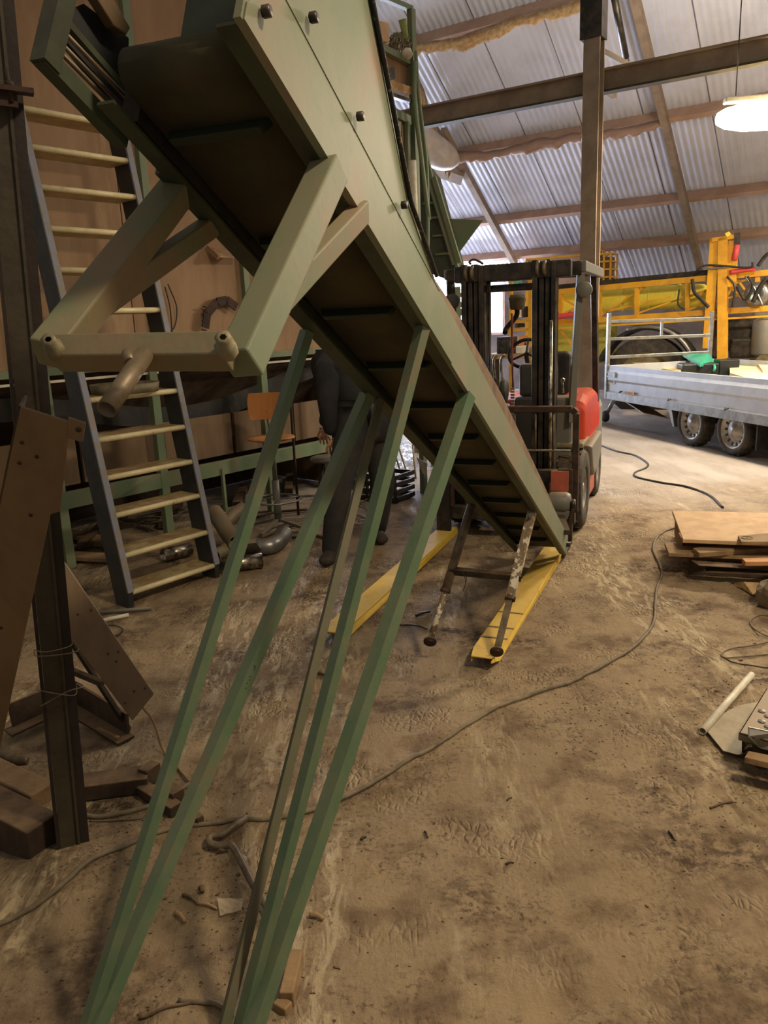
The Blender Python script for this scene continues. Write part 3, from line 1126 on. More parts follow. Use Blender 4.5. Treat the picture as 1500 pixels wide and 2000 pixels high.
# cowl, dashboard, wheel, seat
bm = B()
a, b = fl(1006, 705, -.1), fl(1120, 800, -.1)
box(bm, a.x, .44, -.14, .06, .42, fl(1060, 775, -.1).z, FT)
obj('front_cowl', bm, 'darkgrey', fk, bev=.02)
bm = B()
box(bm, a.x + .02, a.x + .30, -.06, .10, fl(1060, 775, -.1).z, fl(1020, 712, -.1).z, FT)
obj('dashboard', bm, 'darkgrey', fk, bev=.025)
bm = B()
q = FT(fl(1028, 690, .18))
nrm = (fY * -.75 + V((0, 0, .66))).normalized()
s_ = fX
u_ = s_.cross(nrm)
tube(bm, [q + (s_ * math.cos(2 * math.pi * k / 28) + u_ * math.sin(2 * math.pi * k / 28)) * .14 for k in range(28)], .014, 8, closed=True)
for k in (0, 1, 2): tube(bm, [q, q + (s_ * math.cos(2.1 * k + .5) + u_ * math.sin(2.1 * k + .5)) * .14], .009, 6)
tube(bm, [q, q - nrm * .25 + V((0, 0, -.1))], .02, 8)
obj('steering_wheel', bm, 'rubber', fk)
st = fl(1103, 686, .55)
bm = B()
box(bm, st.x - .26, st.x + .05, .53, .63, st.z - .42, st.z, FT)
obj('seat_back', bm, 'rubber', fk, bev=.045, seg=4)
bm = B()
box(bm, st.x - .28, st.x + .06, .15, .6, st.z - .46, st.z - .36, FT)
obj('seat_cushion', bm, 'rubber', fk, bev=.03, seg=3)
bm = B()
q = FT(fl(1098, 745, .0))
tube(bm, [q, q + V((.01, 0, -.09))], .009, 8)
lathe(bm, [(0, -.02), (.017, -.01), (.017, .01), (0, .02)], q + V((.004, 0, .01)), (0, 0, 1), 10)
obj('control_lever', bm, 'chrome', fk)
# body: fenders, counterweight
for s in (-1, 1):
    bm = B()
    pr_ = [(-.02, .93), (.05, 1.0), (.25, 1.04), (.75, 1.04), (1.05, .98), (1.12, .82), (1.10, .62), (.1, .60), (.02, .68)]
    prism(bm, [FT((s * .30, y, z)) for y, z in pr_], fX * (s * .22))
    obj('side_body', bm, 'red', fk, bev=.07, seg=5)
fbox('engine_hood', -.32, .32, .30, 1.12, .55, .98, 'red', .04)
fbox('counterweight', -.50, .50, 1.05, 1.62, .30, .93, 'darkgrey', .12, 'dark grey counterweight')
for s in (-1, 1):
    bm = B()
    pr_ = [(.34, .60), (1.12, .62), (1.14, .45), (.9, .33), (.62, .30), (.46, .40)]
    prism(bm, [FT((s * .28, y, z)) for y, z in pr_], fX * (s * .26))
    obj('side_skirt', bm, 'darkgrey', fk, bev=.03, seg=3)
    bm = B()
    pr_ = [(.34, .34), (.95, .34), (.95, .12), (.34, .12)]
    prism(bm, [FT((s * .30, y, z)) for y, z in pr_], fX * (s * .20))
    obj('step_panel', bm, 'oldred', fk, bev=.012)
bm = B()
q = fl(1102, 828, -.02)
lathe(bm, [(0, -.10), (.06, -.09), (.1, -.03), (.1, .03), (.07, .09), (0, .11)], FT(q), (0, 0, 1), 20)
obj('inner_hood', bm, 'red', fk)
fbox('front_fender', .22, .53, -.16, .22, .66, .70, 'olive', .012)
fbox('front_fender', -.53, -.22, -.16, .22, .66, .70, 'olive', .012)
fbox('chassis', -.36, .36, -.2, 1.3, .16, .58, 'dark', .02)


def wheel(par, o, ax, r, w, rim, name='wheel', spokes=0, tm='tyre', rm='rim', lug=24):
    """tyre and rim; ax points to the outer side"""
    bm = B()
    h = w / 2
    lathe(bm, [(rim, -h * .8), (rim + .02, -h), (r * .93, -h), (r, -h * .7), (r, h * .7), (r * .93, h), (rim + .02, h), (rim, h * .8)], o, ax, 36)
    ax = V(ax).normalized()
    s = ax.cross(V((0, 0, 1))).normalized()
    u = ax.cross(s)
    for k in range(lug):
        for sd in (-1, 1):
            a = 2 * math.pi * (k + .25 * sd) / lug
            d = s * math.cos(a) + u * math.sin(a)
            t = s * -math.sin(a) + u * math.cos(a)
            _box(bm, V(o) + d * (r + .003) + ax * (sd * h * .42), d * .006, t * (math.pi * r / lug * .55), ax * h * .36 + t * .01)
    ty = obj(name, bm, tm, par)
    bm = B()
    lathe(bm, [(rim * 1.02, h * .85), (rim * .96, h * .9), (rim * .88, h * .45), (rim * .62, h * .35), (rim * .5, h * .62), (rim * .3, h * .66), (rim * .28, h * .85), (0, h * .88)], o, ax, 36)
    obj('rim', bm, rm, ty)
    LOCS['rim'] = LOCS[ty.name]
    if spokes:
        bm = B()
        for k in range(spokes):
            a = 2 * math.pi * k / spokes
            d = s * math.cos(a) + u * math.sin(a)
            t = s * -math.sin(a) + u * math.cos(a)
            q = V(o) + d * rim * .77 + ax * h * .46
            _box(bm, q, d * rim * .09, t * rim * .055, ax * .004)
        obj('vent_hole', bm, 'dark', ty)
    return ty





for s in (-1, 1): wheel(fk, FT((s * .43, 0, .315)), fX * s, .312, .21, .16, 'front_wheel', lug=18)
for s in (-1, 1): wheel(fk, FT((s * .42, 1.22, .25)), fX * s, .25, .17, .13, 'rear_wheel', lug=16)
# carriage and rusty load backrest
bz_ = mf - .16
bA, bB_ = fl(985, 799, bz_), fl(1126, 799, bz_)
lx = -bB_.x + .12
bm = B()
zt, zb = bB_.z, fl(1122, 1000, bz_).z
P = [FT((lx, bz_, zb)), FT((lx, bz_, zt - .03)), FT((lx + .03, bz_, zt)), FT((bB_.x - .03, bz_, zt)), FT((bB_.x, bz_, zt - .03)), FT((bB_.x, bz_, zb))]
for a, b in zip(P, P[1:]): beam(bm, a, b, .045, .045, fY)
obj('backrest_frame', bm, 'rust', fk, bev=.006)
bm = B()
zq = fl(1070, 880, bz_).z
tube(bm, [FT((lx, bz_, zq)), FT((bB_.x, bz_, zq))], .008, 8)
for px in (1006, 1046, 1081):
    x_ = fl(px, 850, bz_).x
    tube(bm, [FT((x_, bz_, zq)), FT((x_, bz_, zt))], .007, 8)
obj('backrest_bars', bm, 'disc', fk)
for z0, z1 in ((.47, .56), (.16, .26)): fbox('fork_carriage', lx, bB_.x, bz_ - .01, bz_ + .06, z0, z1, 'dark', .006)
ra, rb = fl(1078, 917, bz_ - .02), fl(1112, 957, bz_ - .02)
fbox('carriage_plate', ra.x, rb.x, bz_ - .075, bz_ - .052, rb.z, ra.z, 'oldred', .004, 'dusty red plate')
for s in (-1, 1):
    x_ = .46 * s
    bm = B()
    box(bm, x_ - .055, x_ + .055, bz_ - .05, bz_ - .01, .02, .58, FT)
    box(bm, x_ - .055, x_ + .055, bz_ - .40, bz_ - .02, .02, .05, FT)
    obj('fork', bm, 'dark', fk, bev=.006)

# yellow fork extensions
for (nl, nr, fl_, fr_, lab) in (((633, 1222), (661, 1250), (862, 1025), (893, 1030), 'dusty yellow fork extension lying left, its tip behind the green legs'),
                                ((915, 1272), (966, 1298), (1046, 1095), (1087, 1092), 'dusty yellow fork extension on the right under the conveyor end')):
    a, b = g(*nl, .065), g(*nr, .065)
    c = (a + b) / 2
    wd = .068
    far = c + fY * (2.3 if nl[0] < 700 else 2.0)
    if nl[0] > 700: far = c + (g(1066, 1094, .065) - c).normalized() * 2.0
    else: far = c + (g(878, 1028, .065) - c)
    d = (far - c).normalized()
    s = d.cross(V((0, 0, 1))).normalized()
    t = thing('fork_extension', V((c.x, c.y, 0)), lab, 'fork extension', 'yellow fork extensions on the floor')
    bm = B()
    e = d * .10
    zz = V((0, 0, .07 - c.z))
    pl = [c + e + s * wd + zz, c + d * .0 + s * wd * .75 + zz * .8, c - s * wd * .75 + zz * .8, c + e - s * wd + zz, far - s * wd + zz, far + s * wd + zz]
    prism(bm, pl, V((0, 0, -.006)))
    for sd in (-1, 1):
        q0, q1, q2 = c + s * sd * wd * .75, c + e + s * sd * wd, far + s * sd * wd
        prism(bm, [V((q0.x, q0.y, .05)), V((q1.x, q1.y, .07)), V((q2.x, q2.y, .07)), V((q2.x, q2.y, .012)), V((q1.x, q1.y, .015)), V((q0.x, q0.y, .04))], s * -sd * .005)
    obj('sleeve', bm, 'yellow', t, bev=.002)
    if nl[0] > 700:
        bm = B()
        for k_ in (.12, .19, .3):
            q = c.lerp(far, k_) + zz
            _box(bm, q, s * wd * 1.02, d * .006, V((0, 0, .003)))
        obj('weld_strip', bm, 'olive', t)

# ------------------------------------------------------------ trailer
TA = -12.0
TO = g(1337, 871)
tY = hdir(TA)                       # towards the front (away)
tX = V((tY.y, -tY.x, 0))            # to the right


def tl(x, y):
    p = hit(x, y, TO, tX)
    return (p - TO).dot(tY), p.z


TT = lambda p: TO + tX * p[0] + tY * p[1] + V((0, 0, p[2]))
tr = thing('flatbed_trailer', TT((1, 0, 0)), 'grey twin-axle flatbed trailer with low aluminium sides', 'trailer')
yf = tl(1184, 740)[0]
yb = -3.4
zt, zm, zb_ = .905, .525, .42
WD = 1.95
bm = B()
prof = [(0, zt), (0, zt - .06), (-.012, zt - .10), (-.012, zt - .20), (.004, zt - .23), (.004, zm + .02), (-.01, zm), (.03, zm), (.03, zt)]
prism(bm, [TT((x, yb, z)) for x, z in prof], tY * (yf - yb))
obj('side_panel', bm, 'alu', tr, bev=.003)
bm = B()
box(bm, WD - .03, WD, yb, yf, zm, zt, TT)
obj('side_panel', bm, 'alu', tr, bev=.003)
bm = B()
box(bm, 0, WD, yf - .03, yf, zm, zt, TT)
obj('front_panel', bm, 'alu', tr, bev=.003)
bm = B()
box(bm, .02, WD - .02, yb, yf, zm - .03, zm + .0, TT)
obj('bed_floor', bm, 'timber', tr)
bm = B()
box(bm, -.02, .04, yb, yf + .01, zb_, zm, TT)
box(bm, WD - .04, WD + .02, yb, yf + .01, zb_, zm, TT)
for y in (-1.3, -.2, .8, 1.6): box(bm, .04, WD - .04, y - .03, y + .03, zb_, zm - .03, TT)
obj('chassis_frame', bm, 'galv', tr, bev=.003)
for y in (yf - .02,):
    bm = B()
    box(bm, -.025, .025, y - .03, y + .03, zb_, zt + .02, TT)
    obj('corner_post', bm, 'galv', tr, bev=.004)
bm = B()
y_, z_ = tl(1197, 724)
box(bm, -.03, -.005, y_ - .12, y_ + .12, zt - .10, zt - .085, TT)
box(bm, -.03, -.005, y_ - .12, y_ + .12, zt - .16, zt - .145, TT)
box(bm, -.035, -.005, y_ - .12, y_ - .08, zt - .16, zt - .09, TT)
obj('latch', bm, 'galv', tr, bev=.003)
bm = B()
y_, z_ = tl(1193, 745)
box(bm, -.006, .002, y_ - .12, y_ + .12, z_ - .035, z_ + .035, TT)
sk = obj('sticker', bm, 'white', tr, label='small white sticker with grey lettering')
bm = B()
for k in range(7): box(bm, -.0085, -.006, y_ + .08 - k * .026, y_ + .095 - k * .026, z_ - .014, z_ + .012, TT)
obj('lettering', bm, 'darkgrey', sk)
bm = B()
y_, z_ = tl(1234, 768)
box(bm, -.035, -.02, y_ - .09, y_ + .09, z_ - .02, z_ + .02, TT)
obj('side_marker', bm, 'plank', tr, bev=.003, label='orange reflector')
for px in (1216, 1311, 1423):
    y_, z_ = tl(px, 765 + (px - 1216) * .16)
    bm = B()
    tube(bm, smooth([TT((-.02, y_ - .03, z_ + .01)), TT((-.05, y_, z_ - .012)), TT((-.02, y_ + .03, z_ + .01))], 5), .008, 8)
    obj('rope_hook', bm, 'dark', tr)
wy = [tl(1340, 830)[0], tl(1432, 848)[0]]
for y in (0.0, -.80):
    for s, x in ((-1, .14), (1, WD - .14)):
        wheel(tr, TT((x, y, .285)), tX * s, .285, .17, .205, 'road_wheel', spokes=14, lug=20)
bm = B()
for y in (0.0, -.80): tube(bm, [TT((.2, y, .285)), TT((WD - .2, y, .285))], .035, 10)
obj('axle', bm, 'dark', tr)
bm = B()
prism(bm, [TT((.04, .38, zb_)), TT((.04, .30, .20)), TT((.04, .34, .20)), TT((.04, .46, zb_))], tX * .2)
obj('mudguard_bracket', bm, 'galv', tr)
bm = B()
y_ = -.8 - .42
box(bm, .06, .24, y_ - .01, y_ + .01, .12, .40, TT)
mf_ = obj('mud_flap', bm, 'rubber', tr)
# drawbar and jockey wheel, light ramp plate
bm = B()
for x in (.5, WD - .5): beam(bm, TT((x, yf - .3, .40)), TT((WD / 2, yf + 1.1, .38)), .06, .10)
obj('drawbar', bm, 'galv', tr)
bm = B()
prism(bm, [TT((.02, yf + .1, .56)), TT((.02, yf - 1.0, .30)), TT((.3, yf - 1.2, .22)), TT((.3, yf + .1, .5))], V((0, 0, .012)))
obj('underside_plate', bm, 'galv', tr, label='bent light sheet below the front')
jw = at(1184, 800, 11.9)
bm = B()
tube(bm, [jw + V((.12, 0, .15)), V((jw.x, jw.y, .12))], .03, 10)
obj('jockey_leg', bm, 'galv', tr)
bm = B()
lathe(bm, [(0, -.03), (.08, -.03), (.09, 0), (.08, .03), (0, .03)], V((jw.x - .01, jw.y, .10)), V((1, .2, 0)), 20)
obj('jockey_wheel', bm, 'rubber', tr)
# headboard rack
hb = tr


def hh(x, y):
    p = hit(x, y, TT((0, yf, 0)), tY)
    return (p - TO).dot(tX), p.z


bm = B()
xa, za = hh(1190, 611)
xb, zb2 = hh(1391, 608)
beam(bm, TT((.01, yf, zb_)), TT((xa, yf, za)), .05, .05)
obj('headboard_upright', bm, 'galv', hb, bev=.004)
bm = B()
beam(bm, TT((xb, yf, zt - .1)), TT((xb, yf, zb2)), .05, .05)
obj('headboard_upright', bm, 'galv', hb, bev=.004)
for (pa, pb) in (((1192, 628), (1386, 622)), ((1192, 662), (1386, 655)), ((1190, 698), (1384, 688))):
    a, b = hh(*pa), hh(*pb)
    bm = B()
    beam(bm, TT((a[0], yf, a[1])), TT((b[0], yf, b[1])), .045, .045)
    obj('headboard_rail', bm, 'galv', hb, bev=.004)
a, b = hh(1293, 628), hh(1293, 660)
bm = B()
beam(bm, TT((a[0], yf, a[1])), TT((a[0], yf, b[1])), .035, .035)
obj('headboard_post', bm, 'galv', hb, bev=.004)


# load on the trailer
def on_bed(x, y, z):
    p = hit(x, y, V((0, 0, z)), V((0, 0, 1)))
    return p


def sheet(name, px, z, th, m, label, cat, group=None, bev=.003):
    bm = B()
    prism(bm, [on_bed(x, y, z) for x, y in px], V((0, 0, -th)))
    return tag(obj(name, bm, m, bev=bev), label, cat, group)


zz = zm + .27
sheet('wooden_board', [(1212, 703), (1232, 700), (1340, 711), (1332, 724), (1290, 722)], zz, .06, 'paper', 'pale board lying in the trailer bed next to the rack', 'board')
sheet('wooden_board', [(1245, 708), (1330, 718), (1330, 726), (1250, 712)], zz + .02, .02, 'paper', 'narrow pale batten in the trailer bed left of the tool case', 'board')
sheet('plastic_sheet', [(1424, 708), (1475, 707), (1500, 716), (1500, 742), (1460, 738), (1426, 728)], zz + .03, .10, 'paper', 'crumpled pale sheeting on the trailer right of the tool case', 'sheeting')
sheet('packaging_slab', [(1478, 708), (1540, 702), (1560, 716), (1490, 724)], zz + .06, .03, 'paper', 'pale flat slab on the crumpled sheeting at the right picture edge', 'slab')
tcs = on_bed(1385, 722, zz)
ct = thing('tool_case', tcs, 'open tool case with turquoise green lid on the trailer', 'tool case')
T = frame(tcs + V((-.14, 0, 0)), 8)
bm = B()
box(bm, -.28, .22, -.18, .18, -.26, .10, T)
obj('case_body', bm, 'caseb', ct, bev=.015)
bm = B()
prism(bm, [on_bed(1333, 697, zz + .16), on_bed(1383, 698, zz + .16), on_bed(1395, 710, zz + .06), on_bed(1367, 718, zz + .06)], V((0, 0, .05)))
obj('case_lid', bm, 'case', ct, bev=.012)
bm = B()
box(bm, .23, .50, -.16, .16, -.26, .14, T)
obj('case_tray', bm, 'caseb', ct, bev=.01)
bm = B()
tube(bm, smooth([on_bed(1394, 712, zz + .08), on_bed(1396, 718, zz + .05), on_bed(1394, 725, zz + .0)], 5), .018, 8)
obj('case_handle', bm, 'case', ct)

# ------------------------------------------------------------ yellow field sprayer
SA = 32
SP = at(1300, 600, 13.2)
sN = hdir(SA)
sX = hdir(SA + 90)


def sh(x, y, off=0): return hit(x, y, SP + sN * off, sN)


sp = thing('field_sprayer', V((SP.x, SP.y, 0)), 'yellow agricultural field sprayer with folded boom behind the trailer', 'sprayer')


def sbar(name, a, b, w, h, m='syellow', off=0, parent=sp, label=None):
    bm = B()
    beam(bm, sh(*a, off), sh(*b, off), w, h)
    return obj(name, bm, m, parent, label=label)


sbar('boom_top_pipe', (1080, 563), (1425, 529), .12, .10, 'dark', .1, label='dark grey top pipe')
sbar('boom_beam', (1080, 571), (1560, 527), .09, .09)
sbar('boom_beam', (1080, 631), (1560, 598), .09, .09)
sbar('boom_beam', (1080, 642), (1560, 614), .03, .03, 'syellow', -.1)
for x in (1096, 1171, 1244, 1343, 1394, 1480): sbar('boom_post', (x, 565 - (x - 1171) * .085), (x, 624 - (x - 1171) * .066), .06, .07)
for a, b in (((1168, 612), (1310, 580)), ((1245, 612), (1400, 560)), ((1310, 590), (1480, 540)), ((1400, 612), (1440, 545)), ((1440, 545), (1480, 600)), ((1425, 560), (1470, 600)), ((1090, 640), (1130, 690)), ((1085, 575), (1165, 622)), ((1085, 620), (1168, 580)), ((1170, 618), (1260, 560)), ((1340, 606), (1500, 560))):
    sbar('boom_brace', a, b, .03, .03, 'syellow', .04)
# tank (long cylinder) and lower tank
bm = B()
a, b = sh(1090, 588, .5), sh(1375, 578, .5)
d = b - a
ln = d.length
lathe(bm, [(0, -.1), (.14, -.08), (.19, 0), (.2, .1), (.2, ln - .1), (.19, ln), (.12, ln + .1), (0, ln + .12)], a, d, 28)
obj('spray_tank', bm, 'tank', sp)
for f in (.3, .48, .66, .84):
    bm = B()
    lathe(bm, [(.203, -.02), (.212, -.02), (.212, .02), (.203, .02)], a.lerp(b, f), d, 28)
    obj('tank_strap', bm, 'tank', sp)
bm = B()
a, b = sh(1075, 632, .6), sh(1190, 700, .6)
T = frame(V((a.x, a.y, 0)), SA)
w_ = (V((b.x, b.y, 0)) - V((a.x, a.y, 0))).length
box(bm, 0, w_, 0, .6, .75, a.z + .02, T)
obj('main_tank', bm, 'ygreen', sp, bev=.12, seg=4)
bm = B()
q = sh(1100, 575, .6)
T2 = frame(V((q.x, q.y, 0)), SA)
box(bm, -.35, .5, 0, .8, 1.62, 1.98, T2)
obj('pump_cover', bm, 'dark', sp, bev=.1, seg=3)
# big wheel with fender
wc = sh(1264, 735, .25)
wr = (sh(1345, 735, .25) - wc).length
bm = B()
lathe(bm, [(wr * .62, -.2), (wr * .98, -.22), (wr, -.15), (wr, .15), (wr * .98, .22), (wr * .62, .2)], wc, -sN, 48)
tw = obj('tractor_wheel', bm, 'tyre', sp)
bm = B()
lathe(bm, [(wr * .63, .18), (wr * .58, .1), (wr * .42, .06), (wr * .38, .14), (wr * .2, .14), (0, .18)], wc, -sN, 40)
obj('rim', bm, 'olive', tw)
bm = B()
pp = []
for k in range(25):
    an = R(-10 + 170 * k / 24)
    pp.append((math.cos(an), math.sin(an)))
for (c0, s0), (c1, s1) in zip(pp, pp[1:]):
    r0, r1 = wr * 1.16, wr * 1.24
    prism(bm, [wc + sX * c0 * r0 + V((0, 0, s0 * r0)) - sN * .28, wc + sX * c1 * r0 + V((0, 0, s1 * r0)) - sN * .28, wc + sX * c1 * r1 + V((0, 0, s1 * r1)) - sN * .28, wc + sX * c0 * r1 + V((0, 0, s0 * r1)) - sN * .28], sN * .56)
obj('wheel_fender', bm, 'rubber', sp)
bm = B()
pp = [wc + sX * c * wr * 1.25 + V((0, 0, s * wr * 1.25)) - sN * .3 for c, s in pp]
tube(bm, pp[1:18], .035, 8)
obj('fender_edge', bm, 'galv', sp)
# tower
for a, b, w in (((1397, 466), (1382, 680), .10), ((1413, 466), (1411, 700), .16), ((1433, 470), (1428, 560), .07)):
    sbar('mast_post', a, b, w, .14, 'syellow', -.15)
sbar('mast_head', (1391, 469), (1438, 462), .1, .06, 'syellow', -.18)
sbar('mast_clamp', (1419, 460), (1426, 456), .14, .06, 'tank', -.2)
sbar('mast_clamp', (1440, 455), (1440, 478), .07, .08, 'dark', -.2)
bm = B()
tube(bm, [sh(1440, 478, -.2), sh(1434, 508, -.2)], .045, 10)
obj('hydraulic_cylinder', bm, 'hosered', sp, label='red hydraulic cylinder')
bm = B()
tube(bm, smooth([sh(1425, 532, -.2), sh(1450, 528, -.2), sh(1475, 525, -.2)], 4), .035, 8)
obj('hydraulic_cylinder', bm, 'hosered', sp, label='red hydraulic cylinder')
for P, r_, m_ in ((((1360, 528), (1380, 518), (1420, 520), (1465, 522), (1470, 512)), .03, 'rubber'), (((1352, 545), (1356, 570), (1370, 585), (1384, 600)), .05, 'rubber'),
                  (((1327, 565), (1324, 590), (1330, 600), (1338, 604)), .025, 'rubber'), (((1365, 523), (1400, 524), (1440, 519)), .02, 'galv'), (((1440, 560), (1455, 585), (1470, 560), (1460, 540)), .04, 'rubber'),
                  (((1470, 590), (1485, 560), (1500, 545), (1510, 575)), .06, 'rubber'), (((1455, 540), (1475, 565), (1490, 598)), .03, 'galv'), (((1420, 540), (1435, 560), (1430, 600)), .03, 'dark'), (((1480, 520), (1495, 500), (1510, 490)), .05, 'dark')):
    bm = B()
    tube(bm, smooth([sh(*p, -.25) for p in P], 6), r_ * .55, 8)
    obj('hydraulic_hose', bm, m_, sp)
bm = B()
tube(bm, smooth([sh(1078, 620, -.3), sh(1110, 616, -.3), sh(1140, 612, -.3)], 4), .05, 8)
obj('pink_hose', bm, 'hosered', sp)
# dark machinery below the boom, right side
for k, (xa, ya, xb_, yb_, off, m_) in enumerate(((1392, 620, 1412, 700, .1, 'darktimber'), (1418, 618, 1470, 660, .3, 'dark'), (1425, 660, 1480, 700, .2, 'dark'), (1470, 610, 1540, 720, .6, 'olive'))):
    a, b = sh(xa, ya, off), sh(xb_, yb_, off)
    T = frame(V((a.x, a.y, 0)), SA)
    bm = B()
    box(bm, 0, (b - a).dot(sX), 0, .4, min(b.z, .95), a.z, T)
    obj('machine_housing', bm, m_, sp, bev=.05, seg=3)
bm = B()
q = sh(1492, 690, .1)
tube(bm, [V((q.x, q.y, .9)), V((q.x, q.y, 1.45))], .2, 20)
obj('filter_canister', bm, 'darkgrey', sp, bev=.03)
bm = B()
q = sh(1478, 575, -.1)
lathe(bm, [(0, -.06), (.16, -.06), (.19, 0), (.16, .06), (.1, .07), (0, .03)], q, -sN, 28)
obj('fan_housing', bm, 'galv', sp)

# ------------------------------------------------------------ storage rack with orange crates behind the forklift
RA = 34
rp = at(1060, 600, 13.9)
rN, rX = hdir(RA), hdir(RA + 90)


def rh(x, y, off=0): return hit(x, y, rp + rN * off, rN)


rk = thing('storage_rack', V((rh(1010, 600).x, rh(1010, 600).y, 0)), 'orange storage rack behind the forklift mast', 'rack')
for x in (998, 1036):
    for off in (0, .5):
        bm = B()
        q = rh(x, 600, off)
        beam(bm, V((q.x, q.y, 0)), V((q.x, q.y, rh(x, 545, off).z)), .06, .06, rN)
        obj('upright', bm, 'syellow', rk)
for y in (563, 626, 643, 690):
    a, b = rh(992, y), rh(1040, y - 3)
    bm = B()
    prism(bm, [a, b, b + rN * .5, a + rN * .5], V((0, 0, -.05)))
    obj('shelf', bm, 'syellow' if y != 690 else 'plank', rk)
random.seed(5)
for k, (x, y, w, h, m_, nm, lb) in enumerate(((1005, 557, 8, 9, 'case', 'bottle_box', 'turquoise box on the top rack shelf'), (1024, 556, 12, 10, 'galv', 'tin_box', 'grey tin box on the top rack shelf'),
                                              (1002, 620, 8, 24, 'plank', 'carton', 'orange carton on the middle rack shelf'), (1013, 621, 9, 30, 'white', 'white_canister', 'white canister on the middle rack shelf'), (1026, 620, 10, 22, 'dark', 'dark_canister', 'dark canister on the middle rack shelf'),
                                              (1005, 686, 10, 20, 'white', 'carton', 'white carton on the lower rack shelf'), (1018, 686, 12, 30, 'seatwood', 'carton', 'brown carton on the lower rack shelf'), (1032, 685, 10, 18, 'galv', 'tin_can', 'grey tin on the lower rack shelf'), (1010, 640, 10, 8, 'dark', 'tool_box', 'small dark box on the slim rack shelf'))):
    q, q2 = rh(x - w / 2, y, .1), rh(x + w / 2, y - h, .1)
    bm = B()
    T = frame(V((q.x, q.y, 0)), RA)
    box(bm, 0, (q2 - q).dot(rX), 0, .25, q.z, q2.z, T)
    tag(obj(nm, bm, m_, bev=.015), lb, 'box' if 'can' not in nm else 'canister')
# low clutter bench behind the mast
q = rh(960, 700, -1)
T = frame(V((q.x, q.y, 0)), RA)
bb = thing('work_bench', V((q.x, q.y, 0)), 'dark low bench seen through the forklift mast', 'bench')
bm = B()
box(bm, -.2, 1.3, 0, .6, rh(960, 692, -1).z - .08, rh(960, 692, -1).z, T)
obj('bench_top', bm, 'timber', bb)
for x in (-.15, 1.2):
    bm = B()
    box(bm, x, x + .06, .05, .5, 0, rh(960, 692, -1).z - .08, T)
    obj('leg', bm, 'dark', bb)
for k, (x, m_, w, h, nm, lb) in enumerate(((.05, 'dark', .25, .28, 'tool_box', 'black box on the bench behind the mast'), (.4, 'white', .2, .12, 'paper_stack', 'white paper stack on the bench behind the mast'), (.7, 'seatwood', .3, .2, 'carton', 'light brown carton on the bench behind the mast'))):
    bm = B()
    zq = rh(960, 692, -1).z
    box(bm, x, x + w, .1, .4, zq, zq + h, T)
    tag(obj(nm, bm, m_, bev=.01), lb, 'box')
# boxes with yellow frames high up, next to the column
a, b = rh(1030, 502, 2.0), rh(1160, 560, 2.0)
zt_, zb3 = rh(1100, 499, 2.0).z, rh(1100, 530, 2.0).z
gb = thing('framed_container', V((a.x, a.y, 0)), 'brown container with yellow frame edges left of the steel column', 'container')
T = frame(V((a.x, a.y, 0)), RA)
w_ = (b - a).dot(rX)
bm = B()
box(bm, 0, w_, 0, .8, 0.9, zt_, T)
obj('panel_body', bm, 'purlin', gb)
bm = B()
for z in (zt_, zb3): box(bm, -.02, w_ + .02, -.03, .02, z - .04, z, T)
for x in (0, w_): box(bm, x - .03, x + .03, -.03, .03, .9, zt_, T)
obj('edge_frame', bm, 'syellow', gb)
for i, (x0_, x1_, yt, yb2, lb) in enumerate(((1154, 1166, 489, 535, 'narrow orange-framed crate right behind the steel column'), (1167, 1192, 496, 540, 'orange-framed crate stack right of the steel column'))):
    a, b = rh(x0_, yt, 1.75), rh(x1_, yb2, 1.75)
    T = frame(V((a.x, a.y, 0)), RA)
    w_ = (b - a).dot(rX)
    t = thing('wire_crate', V((a.x, a.y, 0)), lb, 'crate')
    bm = B()
    for x in (0, w_ * .5, w_):
        for y in (0, .4): box(bm, x - .015, x + .015, y - .015, y + .015, b.z - .5, a.z, T)
    for k in range(4):
        z = a.z - k * (a.z - b.z) / 3
        for y in (0, .4): box(bm, 0, w_, y - .015, y + .015, z - .02, z + .01, T)
        for x in (0, w_): box(bm, x - .015, x + .015, 0, .4, z - .02, z + .01, T)
    obj('crate_frame', bm, 'syellow', t)
    bm = B()
    box(bm, .03, w_ - .03, .05, .35, b.z - .5, a.z - .06, T)
    obj('crate_content', bm, 'brownboard', t)

# ------------------------------------------------------------ second elevator, hopper and platform on the left
EN = hdir(20)
EP = at(850, 450, 8.6)


def eh(x, y, off=0): return hit(x, y, EP + EN * off, EN)


el = thing('bucket_elevator', V((eh(860, 560).x, eh(860, 560).y, 0)), 'tall dark green elevator with open hopper above the forklift mast', 'elevator')
bm = B()
prism(bm, [eh(806, 290), eh(846, 340), eh(898, 530), eh(878, 548), eh(842, 535), eh(815, 480)], EN * .3)
obj('elevator_casing', bm, 'dgreen', el, bev=.01)
for a, b, m_, w in (((843, 348), (893, 515), 'palegreen', .10), ((812, 215), (842, 350), 'palegreen', .05), ((842, 350), (905, 560), 'palegreen', .03)):
    bm = B()
    beam(bm, eh(*a, -.06), eh(*b, -.06), w, .05, EN)
    obj('elevator_rail', bm, m_, el, bev=.003)
for k, (y, x) in enumerate(((398, 826), (426, 838), (461, 845), (497, 850))):
    bm = B()
    tube(bm, [eh(x, y, -.03), eh(x + 26, y - 2, -.03)], .012, 8)
    obj('casing_rib', bm, 'palegreen', el)
bm = B()
p4 = [eh(875, 427), eh(942, 430), eh(896, 492), eh(893, 498)]
q4 = [eh(875, 427, .5), eh(942, 430, .5), eh(896, 492, .1), eh(893, 498, .1)]
for i in range(4):
    j = (i + 1) % 4
    if i == 0: continue
    prism(bm, [p4[i], p4[j], q4[j], q4[i]], V((.0, 0, .012)) if i != 1 else V((.012, 0, 0)))
prism(bm, p4, EN * .012)
prism(bm, q4, EN * .012)
obj('hopper', bm, 'palegreen', el)
bm = B()
